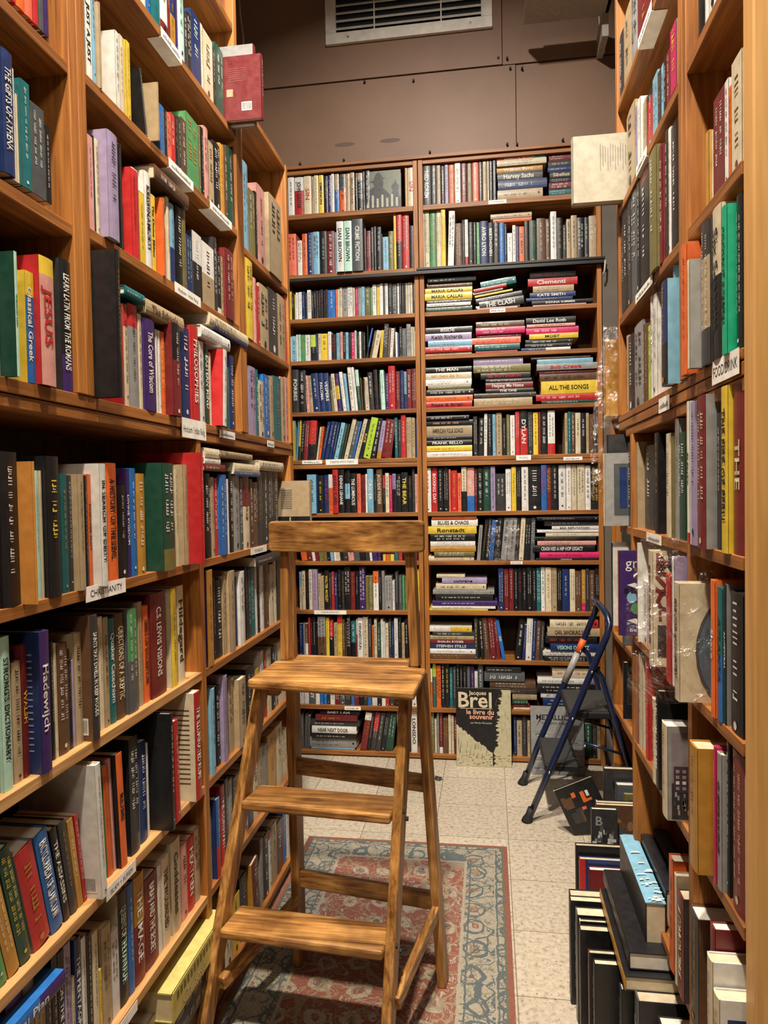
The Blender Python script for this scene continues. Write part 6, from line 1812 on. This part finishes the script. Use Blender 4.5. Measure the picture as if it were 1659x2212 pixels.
def metal(cv, W, h):
    r = random.Random(8)
    for i in range(70): z = h * r.uniform(.02, .62); x = W * r.uniform(0, .85); l = W * r.uniform(.05, .3); g = r.choice((.08, .2, .35, .6)); P(cv, [(x, z), (min(W, x + l), z), (min(W, x + l), z + .004), (x, z + .005)], (g, g, g * .98))
    T(cv, W * .45, h * .80, .036, 'METALLICA', 'k', mw=W * .72); T(cv, W * .45, h * .735, .016, 'THE BLACK ALBUM', 'k', mw=W * .6, bold=0); P(cv, [(W * .10, h * .70), (W * .20, h * .86), (W * .17, h * .79), (W * .22, h * .83)], 'k'); T(cv, W * .5, h * .06, .010, 'RIFF BY RIFF', 'k', bold=0)
flat_cover('grey songbook lettered METALLICA, leaning on the floor behind the blue ladder', .200, .462, 3.640, .340, .010, 8, 'd', metal)
m = MB(); m.box(0, .13, 0, .24, 0, .012, PAL['k']); 
# upright floor books, spines to the aisle (built as R-side books)
F_ = [  # label, x, y(start), thickness, height, depth, spine, cover, text, title, lean
    ('tall grey-black book marked Ur at the far end of the floor pile', .452, 2.99, .030, .305, .17, 'K', 'K', 'k', ''),
    ('grey-topped hardback nested before the book marked Ur', .492, 2.94, .035, .262, .14, 'D', 'D', None, ''),
    ('cream-paged thin book standing in front of the book marked Ur', .515, 2.89, .016, .240, .13, 'O', 'O', None, ''),
    ('teal-edged black book nearest before the book marked Ur', .520, 2.855, .028, .225, .13, 'e', 'k', None, ''),
    ('maroon-spined hardback with a dark painted cover on the floor pile', .372, 2.650, .022, .300, .20, 'm', 'B', None, ''),
    ('white-paged flat hardback just behind the painted cover book', .380, 2.690, .024, .292, .19, 'w', 'k', None, ''),
    ('black-and-white city photo book lettered B, standing on the floor', .350, 2.610, .020, .300, .09, 'K', 'K', 'w', 'B'),
    ('black book titled Vital Grace at the aisle edge of the pile', .275, 2.440, .022, .250, .16, 'k', 'k', 'w', ''),
    ('red-striped navy hardback in front of Vital Grace', .283, 2.405, .022, .222, .15, 'r', 'n', None, ''),
    ('maroon hardback between the navy one and the long black books', .310, 2.375, .025, .205, .14, 'm', 'm', None, ''),
    ('wide black hardback at the aisle corner of the floor pile', .212, 2.035, .028, .296, .19, 'k', 'k', None, ''),
    ('cream-paged hardback just behind the wide black corner one', .215, 2.075, .036, .292, .18, 'K', 'k', None, ''),
    ('worn cream-edged thick hardback before the wide black corner one', .222, 1.975, .042, .300, .17, 'D', 'k', None, ''),
    ('thin pale-edged hardback next nearer in the floor pile', .226, 1.925, .016, .298, .17, 'c', 'k', None, ''),
    ('broad black hardback with a white page edge, mid pile', .222, 1.900, .026, .296, .19, 'k', 'k', None, ''),
    ('red-spined black hardback low in the near floor pile', .232, 1.800, .018, .296, .17, 'm', 'k', None, ''),
    ('black hardback with a ragged white top in the near pile', .240, 1.770, .022, .292, .17, 'k', 'k', None, ''),
    ('black book with a red-and-blue letter C on its cover', .290, 1.700, .026, .285, .15, 'K', 'k', None, ''),
    ('thick grey-black hardback beside the letter C book', .315, 1.655, .050, .310, .17, 'D', 'K', None, ''),
    ('black hardback with a drawn square, nearest of the floor pile', .350, 1.580, .030, .300, .16, 'k', 'k', None, '')]
def art_city(cv, t, h, d):
    r = random.Random(2)
    for i in range(60): y = r.uniform(0, d - .02); z = r.uniform(.03, h - .08); g = r.choice((.02, .08, .3, .5)); rect(cv, t, y, y + r.uniform(.006, .02), z, z + r.uniform(.004, .03), (g, g, g), e=.0004 + i * .00001)
    tx(cv, t, .012, h - .058, .046, 'B', 'd'); tx(cv, t, .030, .012, .018, 'REI', 'd')
def art_paint(cv, t, h, d):
    r = random.Random(4)
    for i in range(40): y = r.uniform(.0, d - .04); z = r.uniform(.02, h - .05); c = r.choice(((.12, .06, .03), (.05, .03, .03), (.25, .13, .06), (.06, .07, .08), (.30, .2, .12))); k = 9; a, b = r.uniform(.008, .03), r.uniform(.01, .03); cv.poly([(t + .0004 + i * .00001, min(d, max(0, y + .02 + a * math.cos(6.283 * j / k))), z + b * math.sin(6.283 * j / k)) for j in range(k)], c)
def art_vital(cv, t, h, d): tx(cv, t, .03, h - .045, .012, 'Vital Grace', 'w', bold=0)
def art_c(cv, t, h, d):
    tx(cv, t, .035, h - .12, .075, 'C', 'n'); tx(cv, t, .039, h - .117, .068, 'C', 'r', e=.0014); rect(cv, t, .02, .11, h - .15, h - .13, 'd')
def art_ur(cv, t, h, d): tx(cv, t, .030, h - .085, .050, 'Ur', 'k')
def art_red(cv, t, h, d): rect(cv, t, 0, .018, 0, h, 'r')
def art_sq(cv, t, h, d):
    for a, b, c, e in ((.03, .12, .20, .201), (.03, .12, .12, .121), (.03, .031, .12, .20), (.119, .12, .12, .20)): rect(cv, t, a, b, c, e, 'd')
ARTS = {0: art_ur, 4: art_paint, 6: art_city, 7: art_vital, 8: art_red, 17: art_c, 19: art_sq}
for i, (lab, x, y, t, h, d, c, cc, tcc, ti) in enumerate(F_):
    rot = ROT['R'] @ Matrix.Rotation(0, 4, 'X')
    special(lab, 'R', x, y, .001, t, h, d, c, cc, tcc, '', ti, art=ARTS.get(i), group='books standing in the floor pile at right')
# lying and spine-up books on top of the pile
def lie(lab, x, y, z, L, W, th, col, cover, tilt=0, yaw=0, up=False, art=None, sec=''):
    # up=False: flat, spine to the aisle; up=True: resting on the fore-edge, spine upwards and running away from the viewer
    Rz = Matrix.Rotation(math.radians(yaw), 4, 'Z'); Rt = Matrix.Rotation(math.radians(tilt), 4, 'X')
    if up: rot = Rz @ Rt @ Matrix.Rotation(math.radians(-90), 4, 'X')         # local z -> +Y, local y(depth) -> -Z
    else: rot = Rz @ Rt @ ROT['R'] @ FLAT
    base = Matrix.Translation((x, y, z)) @ rot
    cv, pg = MB(), MB(); book_geo(cv, pg, None, L, W, th, col, cover, '-', sec, '', Matrix.Identity(4), True)
    if art: art(cv, th, L, W)
    o = cv.build('book', BM); o.matrix_world = base; p = pg.build('page_block', [BM]); p.parent = o; tag(o, lab, 'book', 'books lying on the floor pile at right'); return o
def sky(cv, t, h, d):
    r = random.Random(6); e = -.0054
    for i in range(26):
        z = h * r.uniform(0, .75) ** 1.3 if i > 9 else h * r.uniform(.0, .30); x = t * r.uniform(.0, .75); w_ = t * r.uniform(.15, .6); hh = h * r.uniform(.006, .03); cv.poly([(x, e - .00002 * i, z), (min(t, x + w_), e - .00002 * i, z + .003), (min(t, x + w_ * .8), e - .00002 * i, z + hh), (x + w_ * .1, e - .00002 * i, z + hh * .8)], PAL['w'])
lie('blue sky and white cloud spine, lying spine-up over the pile', .350, 1.700, .480, .33, .14, .046, 's', 'k', up=True, art=sky)
lie('glossy black book lying spine-up right of the cloud spine', .400, 1.72, .500, .33, .16, .030, 'k', 'k', up=True); lie('second glossy black book lying spine-up, nearer the shelves', .434, 1.74, .515, .33, .17, .034, 'K', 'k', up=True)
lie('long black leather-look album lying flat across the pile, above its grey pages', .305, 1.66, .345, .36, .14, .040, 'k', 'k'); lie('large tan-edged album lying flat beneath the black leather one', .292, 1.64, .308, .36, .15, .034, 'a', 'k'); lie('black slab book lying flat at the inner side of the pile', .400, 1.66, .305, .34, .12, .040, 'k', 'k')
# open leaning books in the aisle by the ladder
def magart(cv, t, h, d):
    r = random.Random(9)
    for i in range(18): y = r.uniform(.01, d - .04); z = r.uniform(.01, h - .05); rect(cv, t, y, y + r.uniform(.01, .05), z, z + r.uniform(.01, .05), r.choice(('k', 'S', 'B', 'w', 'K', 'o')), e=.0005 + i * .00002)
o = special('thin colourful picture book leaning outwards into the aisle by the ladder', 'R', .335, 3.02, .002, .016, .20, .17, 'c', 'k', art=magart, rot=Matrix.Rotation(math.radians(-24), 4, 'Y') @ ROT['R'])
# near low shelf at the right edge
for lab, x, y, z, L, W, th, col, tt, art in (
    ('maroon clothbound book lying flat, lettered FRO, beside the pine board', XR - .055, 1.40, .416, .20, .15, .034, 'm', 'FRO', None),
    ):
    pass
for lab, z, th, col, L in () and (('white-jacketed book lying flat below the maroon one at the pine board', .262, .034, 'w', .21), ('maroon clothbound book lying flat near the pine board', .300, .032, 'm', .20)):
    o = lie(lab, XR - .05, 1.385, z, L, .15, th, col, col)
    o['group'] = 'books lying low at the pine board'
special('maroon clothbound book lettered FRO, low beside the pine board', 'R', .366, 1.262, .414, .026, .292, .17, 'm', 'm', art=lambda cv, t, h, d: tx(cv, t, .05, h - .045, .018, 'FROM', 'c'))
special('white-jacketed book before the maroon FRO one, low at the pine board', 'R', .352, 1.232, .414, .030, .258, .17, 'c', 'w')
special('blue-and-white book in clear wrap, lowest by the pine board', 'R', .352, 1.198, .414, .030, .220, .17, 'c', 'w', art=lambda cv, t, h, d: rect(cv, t, .012, d, 0, h * .86, 'n'))
# yellow boxed set on the left
cvx = MB()
def chart(cv, t, h, d):
    for i in range(24): rect(cv, t, .004, .030, h * (.04 + .038 * i), h * (.055 + .038 * i), 'O'); 
    tx(cv, t, .09, h * .06, .050, 'Chinese', 'c', dirn=-1, bold=0, vert=False)
Mx = Matrix.Translation((XL + .030, 1.51, .233)) @ Matrix.Rotation(math.radians(0), 4, 'Z')
cv, pg = MB(), MB(); Yl = .33
cv.box(-.13, 0, 0, Yl, .066, .070, (.56, .50, .17)); cv.box(-.002, .002, 0, Yl, 0, .070, (.52, .43, .12)); cv.box(-.13, 0, 0, Yl, 0, .003, (.56, .50, .17))
for i in range(15): cv.box(.0021, .0026, .02 + i * .019, .032 + i * .019, .044, .062, PAL['O'])
text(cv, 'Chinese', Vector((.0028, .05, .008)), Vector((0, 1, 0)), Vector((0, 0, 1)), .042, PAL['c'])
pg.box(-.128, -.003, .004, Yl - .004, .004, .065, (.60, .50, .30)); o = cv.build('book', [BM]); o.matrix_world = Mx; p = pg.build('page_block', [BM]); p.parent = o; tag(o, 'huge yellow clothbound volume lying flat on the bottom left shelf by the stool leg', 'book')
special('brown boxed book at the bottom below the grey one, under the yellow volume', 'L', XL + .002, 1.83, .054, .085, .32, .15, 'B', 'B', rot=ROT['L'] @ FLAT)
special('grey book lying directly under the huge yellow volume', 'L', XL + .014, 1.84, .141, .090, .33, .15, 'D', 'D', rot=ROT['L'] @ FLAT)
special('blue-to-violet book lettered Fugu Plan lying tilted over the lowest left books', 'L', XL + .012, 1.135, .590, .026, .235, .15, 'b', 'b', 'w', 'p30', 'The Fugu Plan', rot=ROT['L'] @ Matrix.Rotation(math.radians(0), 4, 'Y') @ FLAT)
# printed covers that show beside their spines: joined into the book's own mesh
def add_art(o, fn, t, h, d):
    cv = MB(); fn(cv, t, h, d); me = o.data; b = bmesh.new(); b.from_mesh(me); lay = b.loops.layers.float_color['Col']
    vs = [b.verts.new(v) for v in cv.v]
    for f, c in zip(cv.f, cv.c):
        try: F = b.faces.new([vs[i] for i in f])
        except ValueError: continue
        for l_ in F.loops: l_[lay] = (c[0], c[1], c[2], 1)
    b.to_mesh(me); b.free()
def art_msg(cv, t, h, d):
    for i, ch in enumerate('MSG'): tx(cv, t, .004, h * (.80 - .16 * i), .066, ch, 'm')
    tx(cv, t, .004, h * .40, .045, '100', 'm'); rect(cv, t, .010, .10, h * .08, h * .36, 'K'); rect(cv, t, .03, .06, h * .12, h * .33, 'k', e=.0009); rect(cv, t, .065, .09, h * .06, h * .30, 'B', e=.0010); rect(cv, t, .03, .055, h * .28, h * .31, 'c', e=.0012)
def art_cod(cv, t, h, d):
    X = t + .0006; n = 26
    for r_, c, e in ((.105, 'D', 0), (.098, (.10, .17, .22), .0003), (.070, (.30, .12, .12), .0005), (.045, (.12, .22, .20), .0007)):
        cv.poly([(X + e, min(d, .112 + r_ * .8 * math.cos(6.283 * j / n)), h * .42 + r_ * 1.1 * math.sin(6.283 * j / n)) for j in range(n)], PAL[c] if isinstance(c, str) else c)
def art_ny(cv, t, h, d):
    rect(cv, t, .008, d, .004, h * .40, 'K'); r = random.Random(11); rect(cv, t, .008, d, h * .40, h * .93, (.24, .20, .22))
    rect(cv, t, .012, .11, h * .30, h * .58, (.06, .04, .06), e=.0008)
    for i in range(4):
        for j in range(7): rect(cv, t, .016 + j * .013, .023 + j * .013, h * (.33 + .06 * i), h * (.365 + .06 * i), 'w' if i == 1 else (.30, .24, .22), e=.0011)
    rect(cv, t, .060, .0615, h * .58, h * .80, 'k', e=.0009); rect(cv, t, .0615, .080, h * .74, h * .80, 'n', e=.0009)
    for i in range(30): y = r.uniform(.01, .11); z = r.uniform(.01, h * .26); rect(cv, t, y, y + .004, z, z + .010, (r.uniform(.05, .4),) * 3, e=.0009)
def art_studs(cv, t, h, d):
    for i in range(13):
        z = h * (.05 + .073 * i); cv.poly([(t + .001, .020 + .0035 * math.cos(6.283 * j / 8), z + .0035 * math.sin(6.283 * j / 8)) for j in range(8)], PAL['k'])
def art_lines(col, X=0):
    def f(cv, t, h, d):
        n = 16
        for i in range(n): z = h * (.16 + .045 * i); rect(cv, t if X else 0, .014, min(d, .10) - (.02 if i % 5 == 4 else .0), z, z + h * .012, col)
    return f
def art_barcode(cv, t, h, d):
    rect(cv, 0, .010, .050, .012, .045, 'w')
    for i in range(12): rect(cv, 0, .013 + i * .0028, .0142 + i * .0028, .016, .041, 'k', e=.0009)
ATAB = {'MADISON SQUARE GARDEN': art_msg, 'FOR COD & COUNTRY': art_cod, 'NEW YORK UNDER FIRE': None, 'SAINTS THAT DWELL IN DEEP WOODS': art_barcode, 'RUMI': None, 'THE ILLUMINATED RUMI': art_lines('B'), 'Hadewijch': art_lines((.25, .22, .35))}
for o_, ti_, t_, h_, d_, ds_, co_, cv_ in ART_TODO:
    lb = o_['label']
    if ATAB.get(ti_): add_art(o_, ATAB[ti_], t_, h_, d_)
    elif ds_ == 'shelf above the floor pile' and co_ == 'c' and cv_ == 'd': add_art(o_, art_ny, t_, h_, d_)
    elif co_ == 'R': add_art(o_, art_studs, t_, h_, d_)
    elif lb.startswith('orange book beside a black') and 'CHRISTIANITY' in lb: add_art(o_, art_lines('B'), t_, h_, d_)
    elif lb.startswith('dark green book') and 'CHRISTIANITY' in lb: add_art(o_, art_lines('w'), t_, h_, d_)
    elif lb.startswith('white book') and 'ISLAM shelf' in lb and h_ > .2: add_art(o_, art_barcode, t_, h_, d_)
    elif lb.startswith('maroon book') and 'PHILOSOPHIES' in lb and not ti_: add_art(o_, art_lines('P'), t_, h_, d_)
# the rest of the shelves in one piece
o = stuff.build('small_books', [BM]); tag(o, 'hundreds of small paperbacks and hardbacks packed on the back and side shelves', 'books', kind='stuff')
print('individual books', NI, 'dup labels', [k for k, v in USED.items() if v > 1][:10])
